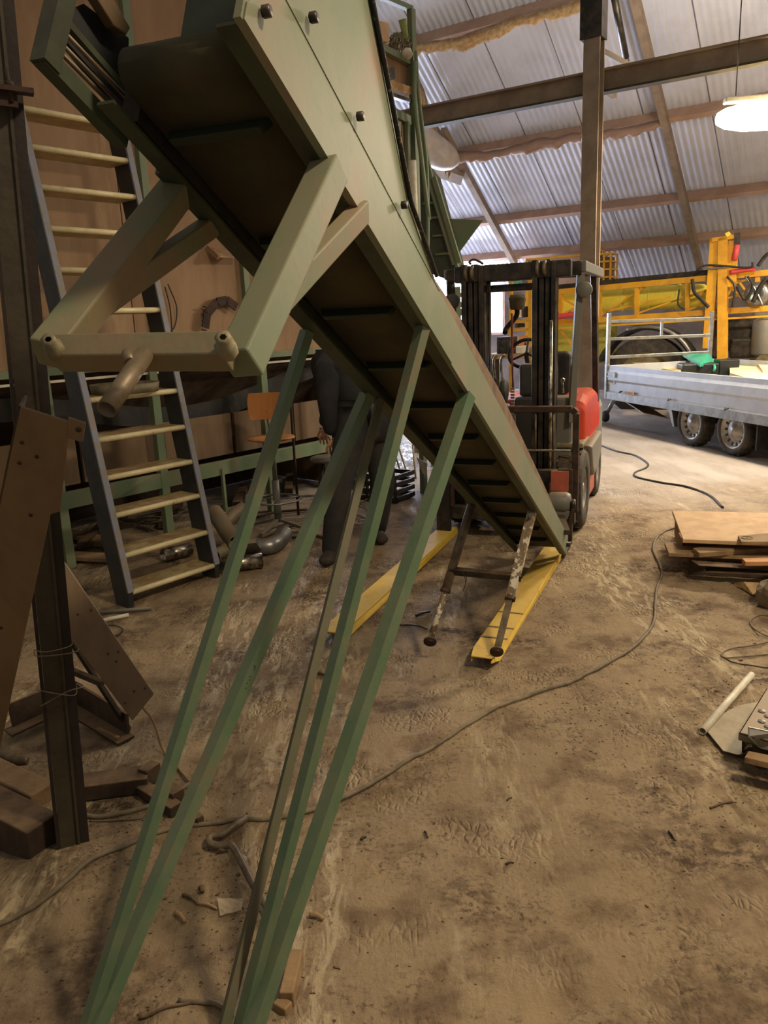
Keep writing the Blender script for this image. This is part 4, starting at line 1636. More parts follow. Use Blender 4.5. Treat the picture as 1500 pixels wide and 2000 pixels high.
for x in (-.1, .3): beam(bm, V((eh(860, 600).x + x, eh(860, 600).y + .3, 0)), V((eh(860, 540).x + x, eh(860, 540).y + .2, eh(860, 540).z)), .06, .06)
beam(bm, eh(893, 560), V((eh(893, 560).x, eh(893, 560).y, 0)), .06, .05)
obj('elevator_stand', bm, 'palegreen', el)
for i, (x, y) in enumerate(((905, 620),)):
    bm = B()
    q = eh(x, y, 1.5)
    tube(bm, smooth([eh(884, 570, 1.5), eh(890, 600, 1.5), eh(893, 640, 1.5), V((eh(900, 680, 1.5).x, eh(900, 680, 1.5).y, 0))], 5), [.05 + .05 * (k % 3) for k in range(16)], 10)
    for v in bm.verts: v.co += V((noise.noise(v.co * 9), noise.noise(v.co * 9 + V((5, 5, 5))), 0)) * .08
    tag(obj('cable_bundle', bm, 'rubber'), 'tangled dark cable bundle hanging left of the forklift mast', 'cable bundle')

PP = at(803, 150, 7.4)
pN = hdir(42)
pX = V((pN.y, -pN.x, 0))
pL = hdir(40)                       # plywood wall runs this way


def pf(x, y, off=0):                # plane parallel to the stair wall
    n = hdir(-50)
    return hit(x, y, PP + n * off, n)


pt = thing('storage_platform', V((PP.x, PP.y, 0)), 'green steel platform with plywood panels at the top centre', 'platform')
bm = B()
beam(bm, V((PP.x, PP.y, 0)), pf(803, 18), .055, .055, pN)
obj('platform_post', bm, 'palegreen', pt, bev=.003)
for a, b, w, m_ in (((715, -20), (803, 18), .04, 'palegreen'), ((700, 70), (806, 125), .05, 'palegreen'), ((715, 170), (806, 200), .03, 'dark'), ((740, 205), (806, 240), .07, 'palegreen')):
    bm = B()
    beam(bm, pf(*a, .02), pf(*b, .02), .05, w)
    obj('platform_rail', bm, m_, pt)
bm = B()
prism(bm, [pf(690, 70, .05), pf(804, 127, .05), pf(803, 185, .05), pf(690, 150, .05)], hdir(-50) * .02)
prism(bm, [pf(700, 215, .05), pf(800, 245, .05), pf(800, 420, .05), pf(700, 420, .05)], hdir(-50) * .02)
obj('plywood_panel', bm, 'ply', pt)
for x in (779, 796):
    bm = B()
    beam(bm, pf(x, 238, .0), pf(x - (14 if x < 790 else 0), 420, 0), .035, .035)
    obj('platform_strut', bm, 'palegreen', pt)
bm = B()
a = pf(745, 195, -.1)
prism(bm, [pf(742, 140, -.1), pf(770, 130, -.1), pf(772, 153, -.1), pf(746, 167, -.1)], hdir(-50) * .01)
prism(bm, [pf(742, 140, -.1), pf(746, 167, -.1), pf(746, 167, .05), pf(742, 140, .05)], pL * .01)
obj('angle_bracket', bm, 'dark', pt)
bm = B()
prism(bm, [pf(745, 160, .1), pf(800, 180, .1), pf(804, 195, .1), pf(745, 178, .1)], hdir(-50) * -.1)
obj('torn_ledge', bm, 'foam', pt)
# things on the platform
for i, (x0_, x1_, y0_, y1_, lb) in enumerate(((722, 737, 34, 66, 'left plywood box on the high platform'), (741, 760, 40, 80, 'right plywood box on the high platform'))):
    bm = B()
    a, b, c, d = pf(x0_, y1_ - 4, -.05), pf(x1_, y1_ + 4, -.05), pf(x1_, y0_ + 5, -.05), pf(x0_, y0_, -.05)
    prism(bm, [a, b, c, d], hdir(-50) * .25)
    tag(obj('plywood_box', bm, 'plyfloor', bev=.004), lb, 'box')
bm = B()
prism(bm, [pf(712, 0, .0), pf(724, 4, .0), pf(760, 84, .0), pf(720, 70, 0)], hdir(-50) * .1)
tag(obj('red_board', bm, 'brownboard'), 'red-brown board standing behind the plywood boxes on the platform', 'board')
bm = B()
q = pf(780, 90, .05)
for k in range(14):
    a = random.random() * 6.3
    n_ = V((random.uniform(-1, 1), random.uniform(-1, 1), random.uniform(-1, 1))).normalized()
    s_ = n_.orthogonal().normalized()
    u_ = n_.cross(s_)
    tube(bm, [q + (s_ * math.cos(2 * math.pi * j / 20) + u_ * math.sin(2 * math.pi * j / 20)) * random.uniform(.07, .11) for j in range(20)], .006, 5, closed=True)
tag(obj('wire_coil', bm, 'olive'), 'tangled wire coil on the platform beside the plywood boxes', 'wire coil')
bm = B()
tube(bm, [pf(786, 38, 0), pf(797, 98, 0)], [.034, .018], 10)
tube(bm, [pf(797, 98, 0), pf(799, 108, 0)], .02, 8)
tag(obj('green_brush', bm, 'brush'), 'green bristle brush standing on the platform edge', 'brush')
bm = B()
q = pf(794, 106, -.02)
lathe(bm, [(0, -.03), (.04, -.03), (.055, 0), (.04, .04), (0, .045)], q, (0, 0, 1), 14)
tag(obj('white_pot', bm, 'white'), 'white pot below the green brush on the platform', 'pot')
bm = B()
a = pf(805, 314, -.15)
b = pf(811, 470, -.15)
tube(bm, [a, b], .035, 14)
tag(obj('upright_pipe', bm, 'white'), 'pale upright pipe between the platform and the dark green elevator', 'pipe')
bm = B()
for P, r_ in ((((812, 100), (818, 190), (834, 330), (836, 500)), .015), (((810, 120), (810, 200), (822, 300), (838, 430)), .02)):
    tube(bm, smooth([pf(*p, -.1) for p in P], 6), r_, 8)
tag(obj('hanging_hoses', bm, 'palegreen'), 'two greenish hoses hanging along the platform post', 'hose')

# ------------------------------------------------------------ stair and potato hopper on the left
SB = g(240, 1180)
sw, sb = hdir(40), hdir(-50)        # along the width (right and away), backwards


def sl(x, y, c=0):                   # plane of a stringer, offset c along the width
    return hit(x, y, SB + sw * c, sw)


def wl(x, y, D): return hit(x, y, SB + sb * D, sb)


SBz = lambda c, back, z: V((SB.x, SB.y, 0)) + sw * c + sb * back + V((0, 0, z))
lean = .18
fr = lambda z: -.125 + lean * z
stair = thing('open_stair', SBz(.32, 0, 0), 'steep open stair with worn pale treads leaning against the plywood hopper', 'stair')
ztopS = 3.02
for c in (-.02, .65):
    bm = B()
    prism(bm, [SBz(c, fr(0) + .02, 0), SBz(c, fr(.12) - .005, .12), SBz(c, fr(ztopS), ztopS), SBz(c, fr(ztopS) + .17, ztopS), SBz(c, fr(0) + .17, 0)], sw * .035)
    obj('stringer', bm, 'stringer', stair, bev=.003)
    bm = B()
    prism(bm, [SBz(c - .002, fr(.10) - .011, .10), SBz(c - .002, fr(ztopS) - .011, ztopS + .005), SBz(c - .002, fr(ztopS) + .004, ztopS + .005), SBz(c - .002, fr(.1) + .002, .10)], sw * .039)
    obj('edge_strip', bm, 'strip', stair)
TRD = [(255, 1152), (242, 1082), (223, 1003), (207, 930), (187, 855), (167, 777), (147, 696), (120, 604), (103, 523), (84, 443), (64, 363), (44, 286), (34, 208)]
TZ = []
for (x, y) in TRD:
    z = hit(x, y, SBz(.015, 0, 0), sw).z
    TZ.append(z)
# even out the rise
z0_, rise = TZ[0], (TZ[-1] - TZ[0]) / (len(TZ) - 1)
for k in range(len(TZ)):
    z = TZ[k]
    bm = B()
    f_ = fr(z) + .004
    box(bm, .015, .65, f_, f_ + .20, z - .034, z, lambda p: SBz(p.x, p.y, p.z))
    td = obj('tread', bm, 'tread', stair, bev=.008, seg=3)
    bm = B()
    tube(bm, [SBz(.016, f_ + .008, z - .016), SBz(.649, f_ + .008, z - .016)], .0175, 12)
    LOCS[td.name] = LOCS[stair.name]
    obj('nosing', bm, 'nose', td)
zr = TZ[5]
bm = B()
q = SBz(.33, fr(zr) + .10, zr)
lathe(bm, [(.20, .002), (.205, .002), (.215, .06), (.205, .06), (.20, .002)], q, (0, 0, 1), 32)
tag(obj('steel_ring', bm, 'olive'), 'wide shallow steel ring lying on the stair tread just below the axle tube', 'ring')

HD = 1.05                            # hopper wall distance behind the stair foot
zR = wl(380, 702, HD).z
cL, cR2 = (wl(-60, 700, HD) - SB).dot(sw), (wl(690, 690, HD) - SB).dot(sw)
ht = thing('potato_hopper', SBz((cL + cR2) / 2, HD, 0), 'big plywood hopper on green steel frame behind the stair', 'hopper')
HB = lambda p: SBz(p.x, HD + p.y, p.z)
ncut = 3
for k in range(ncut):
    a, b = cL + (cR2 - cL) * k / ncut, cL + (cR2 - cL) * (k + 1) / ncut
    bm = B()
    box(bm, a + .004, b - .004, 0, .02, zR + .02, 5.2, HB)
    obj('plywood_panel', bm, 'ply', ht, bev=.002)
bm = B()
box(bm, cL, cR2, -.04, .02, zR - .035, zR + .02, HB)
obj('top_rail', bm, 'palegreen', ht, bev=.003)
bm = B()
box(bm, cL, cR2, -.03, .0, zR - .085, zR - .068, HB)
obj('pale_strip', bm, 'white', ht)
for px, y0_ in ((280, 330), (482, 560)):
    c = (wl(px, y0_, HD - .04) - SB).dot(sw)
    bm = B()
    box(bm, c - .03, c + .03, -.05, 0, zR, 5.2, HB)
    obj('frame_post', bm, 'palegreen', ht, bev=.003)
for px, y0_ in ((312, 850), (515, 740), (640, 800), (95, 800)):
    c = (wl(px, y0_, HD - .04) - SB).dot(sw)
    bm = B()
    box(bm, c - .035, c + .035, -.05, .01, 0, zR - .03, HB)
    obj('frame_post', bm, 'palegreen', ht, bev=.003)
za, zb_ = wl(400, 905, HD).z, wl(400, 925, HD).z
bm = B()
box(bm, cL, cR2, -.045, .01, .44, .56, HB)
obj('lower_rail', bm, 'palegreen', ht, bev=.003)
for px in (436,):
    c = (wl(px, 950, HD - .04) - SB).dot(sw)
    bm = B()
    box(bm, c - .012, c + .012, -.06, -.03, .14, .50, HB)
    box(bm, c - .012, c + .35, -.06, -.03, .12, .145, HB)
    obj('hanger_bracket', bm, 'palegreen', ht)
bm = B()
prism(bm, [HB(V((cL, .03, zR - .02))), HB(V((cL, .75, .62))), HB(V((cR2, .75, .62))), HB(V((cR2, .03, zR - .02)))], V((0, 0, .02)))
obj('belly_panel', bm, 'darktimber', ht)
bm = B()
pts = [HB(V((cL + (cR2 - cL) * i / 20, .12 + .1 * math.sin(i / 20 * 3.1), 1.18 - .28 * math.sin(i / 20 * 3.1) ** 2 + .12 * i / 20))) for i in range(21)]
for a, b in zip(pts, pts[1:]): beam(bm, a, b, .03, .16)
obj('sagging_belt', bm, 'rubber', ht)
for k in range(5):
    a, b = cL + (cR2 - cL) * k / 5, cL + (cR2 - cL) * (k + 1) / 5
    bm = B()
    box(bm, a + .02, b - .02, .16, .19, .57, .93, HB)
    obj('lower_board', bm, 'brownboard', ht)
bm = B()
box(bm, cL, cR2, 1.35, 1.38, 0, 5.2, HB)
obj('shade_backing', bm, 'darktimber', ht)  # dark backing added so the space under the hopper reads as shaded
bm = B()
box(bm, cL, cL + .03, .02, 1.35, 0, 5.2, HB)
box(bm, cR2 - .03, cR2, .02, 1.35, 0, 5.2, HB)
obj('end_board', bm, 'brownboard', ht)  # run down to the floor to keep the space below dark
for dz, xx in ((.0, .2), (.0, .4), (0, .62), (0, .8)):
    c = cL + (cR2 - cL) * xx
    bm = B()
    beam(bm, HB(V((c, .3, .05))), HB(V((c + .6, .9, .05))), .08, .06)
    tag(obj('floor_beam', bm, 'darktimber'), 'dark dusty beam on the floor below the plywood hopper', 'beam', 'dark beams below the hopper')

# things fixed on or leaning on the hopper wall
q = wl(302, 490, HD - .06)
t = thing('wall_fitting', q, 'grey wall fitting with looped cable beside the stair rail', 'fitting')
bm = B()
tube(bm, smooth([wl(290, 505, HD - .05), wl(297, 488, HD - .07), wl(308, 490, HD - .07), wl(312, 515, HD - .05)], 5), .018, 10)
obj('fitting_body', bm, 'olive', t)
bm = B()
for P in (((300, 486), (315, 484), (325, 500), (322, 520)), ((328, 555), (345, 600), (340, 640), (322, 648)), ((322, 560), (332, 600), (336, 648))):
    tube(bm, smooth([wl(*p, HD - .05) for p in P], 6), .005, 6)
obj('looped_cable', bm, 'blackcable', t)
bm = B()
a, b, c, d = [wl(*p, HD - .02) for p in ((404, 483), (427, 503), (465, 505), (452, 486))]
prism(bm, [wl(427, 503, HD - .12), wl(465, 504, HD - .12), wl(455, 488, HD), wl(415, 486, HD)], V((0, 0, .012)))
beam(bm, wl(404, 483, HD - .01), wl(427, 503, HD - .12), .02, .04)
tag(obj('shelf_bracket', bm, 'ply'), 'small plywood shelf bracket on the hopper wall', 'shelf')
bm = B()
P = [wl(x, y, HD - .05) for x, y in ((401, 640), (405, 612), (424, 590), (443, 586), (462, 600))]
for a, b in zip(P, P[1:]): beam(bm, a, b, .07, .012, sb)
for k in range(6):
    a = wl(406 - (k > 2) * 3, 600 + k * 9, HD - .05)
    tube(bm, [a, a - sw * .045 + V((0, 0, .006))], .006, 6)
tag(obj('bent_bracket', bm, 'rust'), 'rusty bent bracket with bolts on the hopper wall right of the stair', 'bracket')

# ------------------------------------------------------------ wooden swivel work chair
sf = g(545, 1034)
ch = thing('swivel_work_chair', sf, 'beech swivel work chair with foot ring before the hopper', 'chair')
sz = at(540, 856, sf.y).z
bz2 = at(515, 797, sf.y)
fcc = hdir(200)
bm = B()
lathe(bm, [(0, -.018), (.12, -.02), (.185, -.006), (.20, .004), (.195, .014), (.12, .006), (0, .0)], V((sf.x - .01, sf.y, sz)), (0, 0, 1), 32)
for v in bm.verts: v.co.y = sf.y + (v.co.y - sf.y) * .85
obj('seat', bm, 'seatwood', ch)
bm = B()
bc = V((bz2.x, sf.y + .14, bz2.z))
rows_ = []
for j in range(7):
    zz_ = -.11 + .22 * j / 6
    hw = .155 * (1 - .10 * abs(zz_ / .11) ** 4)
    rows_.append([bm.verts.new(bc + V((hw * (i / 6 * 2 - 1), -.03 * (1 - (i / 6 * 2 - 1) ** 2) * -1, zz_))) for i in range(7)])
for a, b in zip(rows_, rows_[1:]):
    for i in range(6): bm.faces.new((a[i], a[i + 1], b[i + 1], b[i]))
o = obj('backrest', bm, 'orangewood', ch)
m_ = o.modifiers.new('t', 'SOLIDIFY')
m_.thickness = .014
m_ = o.modifiers.new('b', 'BEVEL')
m_.width = .035
m_.affect = 'VERTICES'
m_.segments = 4
bm = B()
tube(bm, smooth([bc + V((0, .02, -.03)), bc + V((0, .04, -.12)), V((sf.x - .02, sf.y + .17, sz - .02)), V((sf.x, sf.y + .05, sz - .035))], 5), .011, 8)
obj('backrest_stay', bm, 'galv', ch)
bm = B()
tube(bm, [V((sf.x, sf.y, .07)), V((sf.x, sf.y, sz * .55))], .030, 14)
tube(bm, [V((sf.x, sf.y, sz * .5)), V((sf.x, sf.y, sz - .02))], .020, 14)
obj('column', bm, 'darkgrey', ch)
bm = B()
for k in range(4):
    d = hdir(25 + 90 * k)
    beam(bm, V((sf.x, sf.y, .09)), V((sf.x, sf.y, .025)) + d * .27, .035, .025)
obj('star_base', bm, 'darkgrey', ch, bev=.004)
zr_ = at(545, 975, sf.y).z
bm = B()
tube(bm, [V((sf.x + .2 * math.cos(a * math.pi / 16), sf.y + .2 * math.sin(a * math.pi / 16), zr_)) for a in range(32)], .009, 8, closed=True)
for k in range(3):
    a = k * 2.1 + .4
    tube(bm, [V((sf.x, sf.y, zr_)), V((sf.x + .2 * math.cos(a), sf.y + .2 * math.sin(a), zr_))], .006, 6)
obj('foot_ring', bm, 'galv', ch)
bm = B()
pb = at(580, 962, 6.75)
tube(bm, [V((pb.x, pb.y, .0)), V((pb.x, pb.y, at(578, 785, 6.75).z))], .012, 8)
tag(obj('thin_post', bm, 'rust'), 'thin rusty post standing right behind the work chair', 'post')
# second seat, mostly behind the person
s2 = g(655, 1000)
t = thing('low_stool', s2, 'low dark stool with pale round seat behind the person', 'stool')
z2 = at(622, 893, s2.y).z
bm = B()
lathe(bm, [(0, -.03), (.17, -.03), (.18, -.015), (.17, 0), (0, 0)], V((s2.x - .02, s2.y, z2)), (0, 0, 1), 28)
obj('seat', bm, 'galv', t)
for k in range(3):
    bm = B()
    d = hdir(30 + 120 * k)
    tube(bm, [V((s2.x, s2.y, z2 - .03)) + d * .08, V((s2.x, s2.y, 0)) + d * .18], .012, 8)
    obj('leg', bm, 'dark', t)

# ------------------------------------------------------------ ducts and pipes on the floor by the stair
def duct(name, pts, r, m, label, cat='duct pipe', ribs=0, hollow=True, n=20):
    P = smooth(pts, 10) if len(pts) > 2 else [V(p) for p in pts]
    bm = B()
    if ribs:
        rr = [r * (1 + (.07 if i % 2 else 0)) for i in range(len(P))]
    else: rr = r
    tube(bm, P, rr, n, cap=False)
    o = obj(name, bm, m)
    s = o.modifiers.new('t', 'SOLIDIFY')
    s.thickness = .003
    return tag(o, label, cat)


def gz_(x, y, z): return g(x, y, z)


duct('shiny_pipe', [gz_(418, 1106, .055), gz_(512, 1094, .055)], .055, 'chrome', 'short shiny duct pipe on the floor right of the stair foot')
duct('flexible_elbow', [gz_(500, 1068, .06), gz_(528, 1066, .06), gz_(546, 1055, .07), gz_(556, 1040, .10)], .062, 'galv', 'ribbed silver duct elbow by the work chair foot', ribs=1)
duct('elbow_pipe', [at(418, 1000, 5.9), at(432, 1020, 5.75), at(448, 1045, 5.6), at(462, 1060, 5.5)], .065, 'dustygalv', 'dusty elbow of grey duct leaning behind the stair foot')
duct('branch_pipe', [at(442, 1022, 5.8), at(458, 1005, 5.85), at(478, 992, 5.9)], .055, 'dustygalv', 'short dusty grey branch pipe pointing to the work chair')
duct('small_flexible_pipe', [gz_(420, 1085, .05), gz_(438, 1075, .06), gz_(452, 1062, .09)], .045, 'olive', 'small dusty ribbed pipe touching the right stair stringer', ribs=1)
duct('shiny_pipe', [gz_(318, 1085, .05), gz_(372, 1072, .05)], .05, 'chrome', 'small shiny duct pipe on the floor under the second stair tread')
bm = B()
a = gz_(470, 1085, 0)
prism(bm, [gz_(462, 1088, 0), gz_(514, 1078, 0), gz_(500, 1060, .22), gz_(484, 1062, .24)], V((-.02, .12, 0)))
tag(obj('funnel_box', bm, 'darkgrey'), 'dark sheet funnel standing among the duct pipes', 'funnel')
for i, (a, b, c, lb) in enumerate(((((125, 1040)), (232, 1062), .05, 'upper dusty plank behind the left stair stringer'), ((130, 1085), (225, 1090), .04, 'lower dusty plank behind the left stair stringer'))):
    bm = B()
    beam(bm, g(*a, c), g(*b, c), .14, .03)
    tag(obj('floor_plank', bm, 'timber', bev=.003), lb, 'plank')
bm = B()
q = g(292, 1012, .03)
for k in range(9):
    r_ = .16 + .012 * k
    tube(bm, [q + V((r_ * 1.3 * math.cos(a * math.pi / 16), r_ * .8 * math.sin(a * math.pi / 16), .012 * math.sin(a + k) + .006 * k)) for a in range(32)], .004, 5, closed=True)
tag(obj('wire_coil', bm, 'dustygalv'), 'coil of thin grey wire under the stair', 'wire coil')
for (a, b, m_, lb) in (((195, 1196), (296, 1188), 'darkgrey', 'dark thin pipe on the floor at the left stair stringer'), ((200, 1212), (251, 1201), 'white', 'white short pipe on the floor before the left stair stringer')):
    bm = B()
    tube(bm, [g(*a, .014), g(*b, .014)], .012, 10)
    tag(obj('short_pipe', bm, m_), lb, 'pipe')
bm = B()
tube(bm, smooth([g(*p, .006) for p in ((205, 1222), (225, 1222), (240, 1230), (228, 1241), (208, 1240))], 6), .004, 6)
tag(obj('bent_wire', bm, 'blackcable'), 'small bent wire loop on the floor below the white short pipe', 'wire')

# black crate, cables and rods behind the person
cb = g(752, 972)
T = frame(cb, 35)
t = thing('black_crate', cb, 'black slatted plastic crate on the floor right of the person', 'crate')
bm = B()
for z in (0, .07, .14, .21):
    for a in ((-.26, .24, -.17, -.15), (-.26, .24, .15, .17), (-.26, -.24, -.17, .17), (.22, .24, -.17, .17)): box(bm, *a, z + .01, z + .05, T)
for x in (-.26, -.10, .07, .22): box(bm, x, x + .02, -.175, -.145, 0, .26, T)
obj('slatted_wall', bm, 'rubber', t)
bm = B()
box(bm, -.25, .23, -.16, .16, 0, .015, T)
obj('bottom', bm, 'rubber', t)
for i, (a, b) in enumerate((((760, 850), (793, 955)), ((772, 852), (800, 940)), ((745, 842), (772, 945)), ((806, 868), (812, 935)))):
    bm = B()
    q = g(*b)
    tube(bm, [at(*a, q.y + .15), q], .010, 8)
    tag(obj('leaning_rod', bm, 'olive'), ['slim metal rod crossing before the left of the black crate', 'slim metal rod leaning on the right end of the black crate', 'leftmost slim metal rod leaning by the black crate', 'short upright rod farthest right of the black crate'][i], 'rod', 'rods leaning by the black crate')
bm = B()
for P in (((690, 990), (720, 975), (735, 1000), (715, 1012), (690, 1003)), ((685, 1000), (705, 985), (728, 1008), (700, 1018)), ((700, 1005), (730, 1015), (715, 995), (692, 985), (710, 978)), ((640, 1010), (680, 1000), (720, 1020), (700, 1025), (680, 1018))):
    tube(bm, smooth([g(*p, .012 + .01 * i) for i, p in enumerate(P)], 6), .006, 6)
tag(obj('cable_heap', bm, 'galv'), 'loose heap of grey cable on the floor between the legs of the person', 'cable')
bm = B()
for P in (((510, 1050), (560, 1030), (620, 1020)), ((500, 1010), (540, 1000), (600, 995)), ((570, 1050), (610, 1045), (640, 1052))):
    tube(bm, smooth([g(*p, .02) for p in P], 6), .012, 6)
tag(obj('floor_rods', bm, 'darktimber'), 'dark thin rods on the floor around the work chair base', 'rod')
bm = B()
prism(bm, [at(813, 893, 6.9), at(835, 905, 6.9), at(832, 928, 6.9), at(826, 925, 6.9)], V((0, .01, .0)))
tag(obj('paper_scrap', bm, 'white'), 'white scrap hanging beside the conveyor edge behind the legs', 'scrap')

# ------------------------------------------------------------ person bending forward
def skin(name, chains, m, parent, sub=2, root=0):
    """chains of [(point, radius)]; a tuple index in place of a point joins an earlier vertex"""
    me = bpy.data.meshes.new(name)
    vs, es, rs = [], [], []
    for ch in chains:
        prev = None
        for p, r in ch:
            if isinstance(p, int): prev = p; continue
            vs.append(V(p) - LOCS[parent.name])
            rs.append(r)
            if prev is not None: es.append((prev, len(vs) - 1))
            prev = len(vs) - 1
    me.from_pydata(vs, es, [])
    me.materials.append(M[m])
    o = bpy.data.objects.new(name, me)
    COL.objects.link(o)
    LOCS[o.name] = LOCS[parent.name]
    o.parent = parent
    s = o.modifiers.new('skin', 'SKIN')
    s.use_smooth_shade = True
    for i, r in enumerate(rs):
        r = r if isinstance(r, tuple) else (r, r)
        me.skin_vertices[0].data[i].radius = r
    me.skin_vertices[0].data[root].use_root = True
    s = o.modifiers.new('sub', 'SUBSURF')
    s.levels = s.render_levels = sub
    return o


pe_o = g(700, 1075)
pe = thing('person', pe_o, 'person in dark hooded jacket and charcoal trousers bending forward behind the green legs', 'person')
hip = at(712, 812, 5.62)
wst = at(695, 775, 5.66)
cst = at(668, 738, 5.72)
shm = at(655, 716, 5.76)
nck = at(640, 712, 5.86)
hed = at(628, 722, 5.95)
shL, elL, wrL = at(640, 722, 5.56), at(640, 790, 5.48), at(648, 852, 5.50)
shR, elR, wrR = at(668, 712, 5.98), at(648, 790, 6.08), at(632, 835, 6.0)
hL, knL, anL, toL = at(694, 822, 5.52), at(664, 940, 5.36), at(648, 1072, 5.33), g(640, 1094, .035)
hR, knR, anR, toR = at(732, 822, 5.70), at(748, 935, 5.62), at(736, 1040, 5.82), g(752, 1062, .035)
hlL, hlR = anL + V((.03, .03, -.03)), anR + V((-.03, .03, -.03))
#          0            1           2           3           4           5
body = [[(hip, .10), (wst, .10), (cst, .11), (shm, .09), (nck, .05), (hed, .09)],
        [(3, 0), (shL, .045), (elL, .036), (wrL, .028)],
        [(3, 0), (shR, .045), (elR, .036), (wrR, .028)],
        [(0, 0), (hL, .08), (knL, .05), (anL, .035)],
        [(0, 0), (hR, .08), (knR, .05), (anR, .035)]]
skin('body', body, 'skin', pe)
skin('jacket', [[(hip + V((0, 0, .04)), .175), (wst, .18), (cst, .20), (shm, .17), (shm.lerp(nck, .7), .12)],
                [(3, 0), (shL, .105), (elL, .078), (wrL, .055)], [(3, 0), (shR, .105), (elR, .078), (wrR, .055)]], 'jacket', pe)
skin('trousers', [[(hip, (.19, .17)), (hL, .14), (hL.lerp(knL, .5), .122), (knL, .10), (knL.lerp(anL, .5), .09), (anL, .078), (anL - V((0, 0, .05)), .074)],
                  [(0, 0), (hR, .14), (hR.lerp(knR, .5), .122), (knR, .10), (knR.lerp(anR, .5), .09), (anR, .08), (V((anR.x, anR.y, .09)), .076)]], 'trouser', pe)
for an_, to_ in ((anL, toL), (anR, toR)):
    dr = V((to_.x - an_.x, to_.y - an_.y, 0))
    dr = dr.normalized() if dr.length > .02 else V((-.5, -.8, 0)).normalized()
    hl = V((an_.x, an_.y, .045)) - dr * .05
    skin('shoe', [[(hl, (.055, .055)), (hl + dr * .09, (.058, .055)), (hl + dr * .18, (.06, .044)), (hl + dr * .26, (.05, .034))], [(0, 0), (V((an_.x, an_.y, .14)), .06)]], 'shoe', pe)
skin('hood', [[(hed + V((.02, -.02, .03)), .14), (hed.lerp(nck, .5) + V((.02, -.02, .01)), .135), (nck + V((0, -.02, .0)), .13), (shm + V((0, 0, .02)), .15)]], 'jacket', pe)
fd = (hed - nck).normalized()
bm = B()
for s in (-1, 1):
    lathe(bm, [(0, -.012), (.012, 0), (0, .012)], hed + fd * .085 + V((s * .028, 0, .0)) + V((0, 0, .0)), fd, 8)
obj('eyes', bm, 'dark', pe)
skin('face', [[(hed + fd * .02, (.07, .085)), (hed + fd * .06 + V((0, 0, -.02)), (.055, .07)), (hed + fd * .09 + V((0, 0, -.01)), (.018, .03))]], 'skin', pe)
skin('hair', [[(hed + V((0, 0, .03)), .092), (hed + fd * .04 + V((0, 0, .045)), .07)]], 'hair', pe)
for wr_, sgn in ((wrL, -1), (wrR, 1)):
    base_ = wr_ + V((.005 * sgn, 0, -.05))
    chs = [[(wr_, (.028, .02)), (base_, (.036, .017))]]
    for k in range(4):
        off = V((.022 * (k - 1.5), -.005, 0))
        ln_ = (.070, .08, .076, .06)[k]
        chs.append([(1, 0), (base_ + off + V((0, 0, -.025)), .0105), (base_ + off * 1.15 + V((0, .012, -.025 - ln_ * .5)), .009), (base_ + off * 1.1 + V((0, .038, -.02 - ln_ * .85)), .0075)])
    chs.append([(0, 0), (wr_ + V((-.03 * sgn, .01, -.03)), .011), (wr_ + V((-.05 * sgn, .025, -.065)), .009), (wr_ + V((-.045 * sgn, .04, -.09)), .008)])
    skin('hand', chs, 'skin', pe, sub=1)

# ------------------------------------------------------------ left foreground: columns, boards, timber
cb = g(145, 1662)
ctp = at(-16, -30, 2.2)
cd = (ctp - cb).normalized()
fc = V((cb.x, cb.y, 0)).normalized()             # away from the viewer
cs = cd.cross(fc).normalized()
if cs.x < 0: cs = -cs
cf = cs.cross(cd)
if cf.y < 0: cf = -cf
lc = thing('left_column', V((cb.x, cb.y, 0)), 'dusty brown steel column leaning slightly at the left edge', 'column')
bm = B()
top = ctp + cd * .3
bot = cb - cd * .02
beam(bm, bot + cs * .034 + cf * .02, top + cs * .034 + cf * .02, .07, .028, cs)
beam(bm, bot - cs * .046 + cf * .02, top - cs * .046 + cf * .02, .07, .010, cs)
obj('flange', bm, 'coldark', lc)
bm = B()
beam(bm, bot + cs * -.010, top + cs * -.010, .03, .060, cs)
obj('web', bm, 'colold', lc)
bm = B()
beam(bm, bot + cs * .016 - cf * .018, top + cs * .016 - cf * .018, .008, .008, cs)
obj('cover_strip', bm, 'colold', lc)
q = hit(18, 186, cb, cf)
bm = B()
_box(bm, q - cf * .06, cs * .055, cf * .02, V((0, 0, .006)))
_box(bm, q - cf * .05 + V((0, 0, -.02)) - cs * .02, cs * .035, cf * .01, V((0, 0, .02)))
obj('clamp_plate', bm, 'rust', lc)
bm = B()
tube(bm, [q - cf * .06 + V((0, 0, -.03)), q - cf * .06 + V((-.002, 0, .045))], .006, 8)
lathe(bm, [(0, .006), (.012, .006), (.012, .018), (0, .018)], q - cf * .06, (0, 0, 1), 6)
obj('clamp_bolt', bm, 'rust', lc)
bm = B()
for z, r_ in ((.74, .05), (.60, .04)):
    p = cb + cd * z
    for k in range(2):
        a = random.random() * 6
        tube(bm, smooth([p + cs * .05, p + cs * (.06 + random.random() * .03) + V((0, -.05, -.02 * k)), p + cs * random.uniform(-.05, .05) - cf * .06 + V((0, 0, -.01 * k)), p - cs * .06 - cf * .05 + V((0, 0, random.uniform(-.04, .02)))], 4), .0018, 5)
obj('torn_string', bm, 'cable', lc)


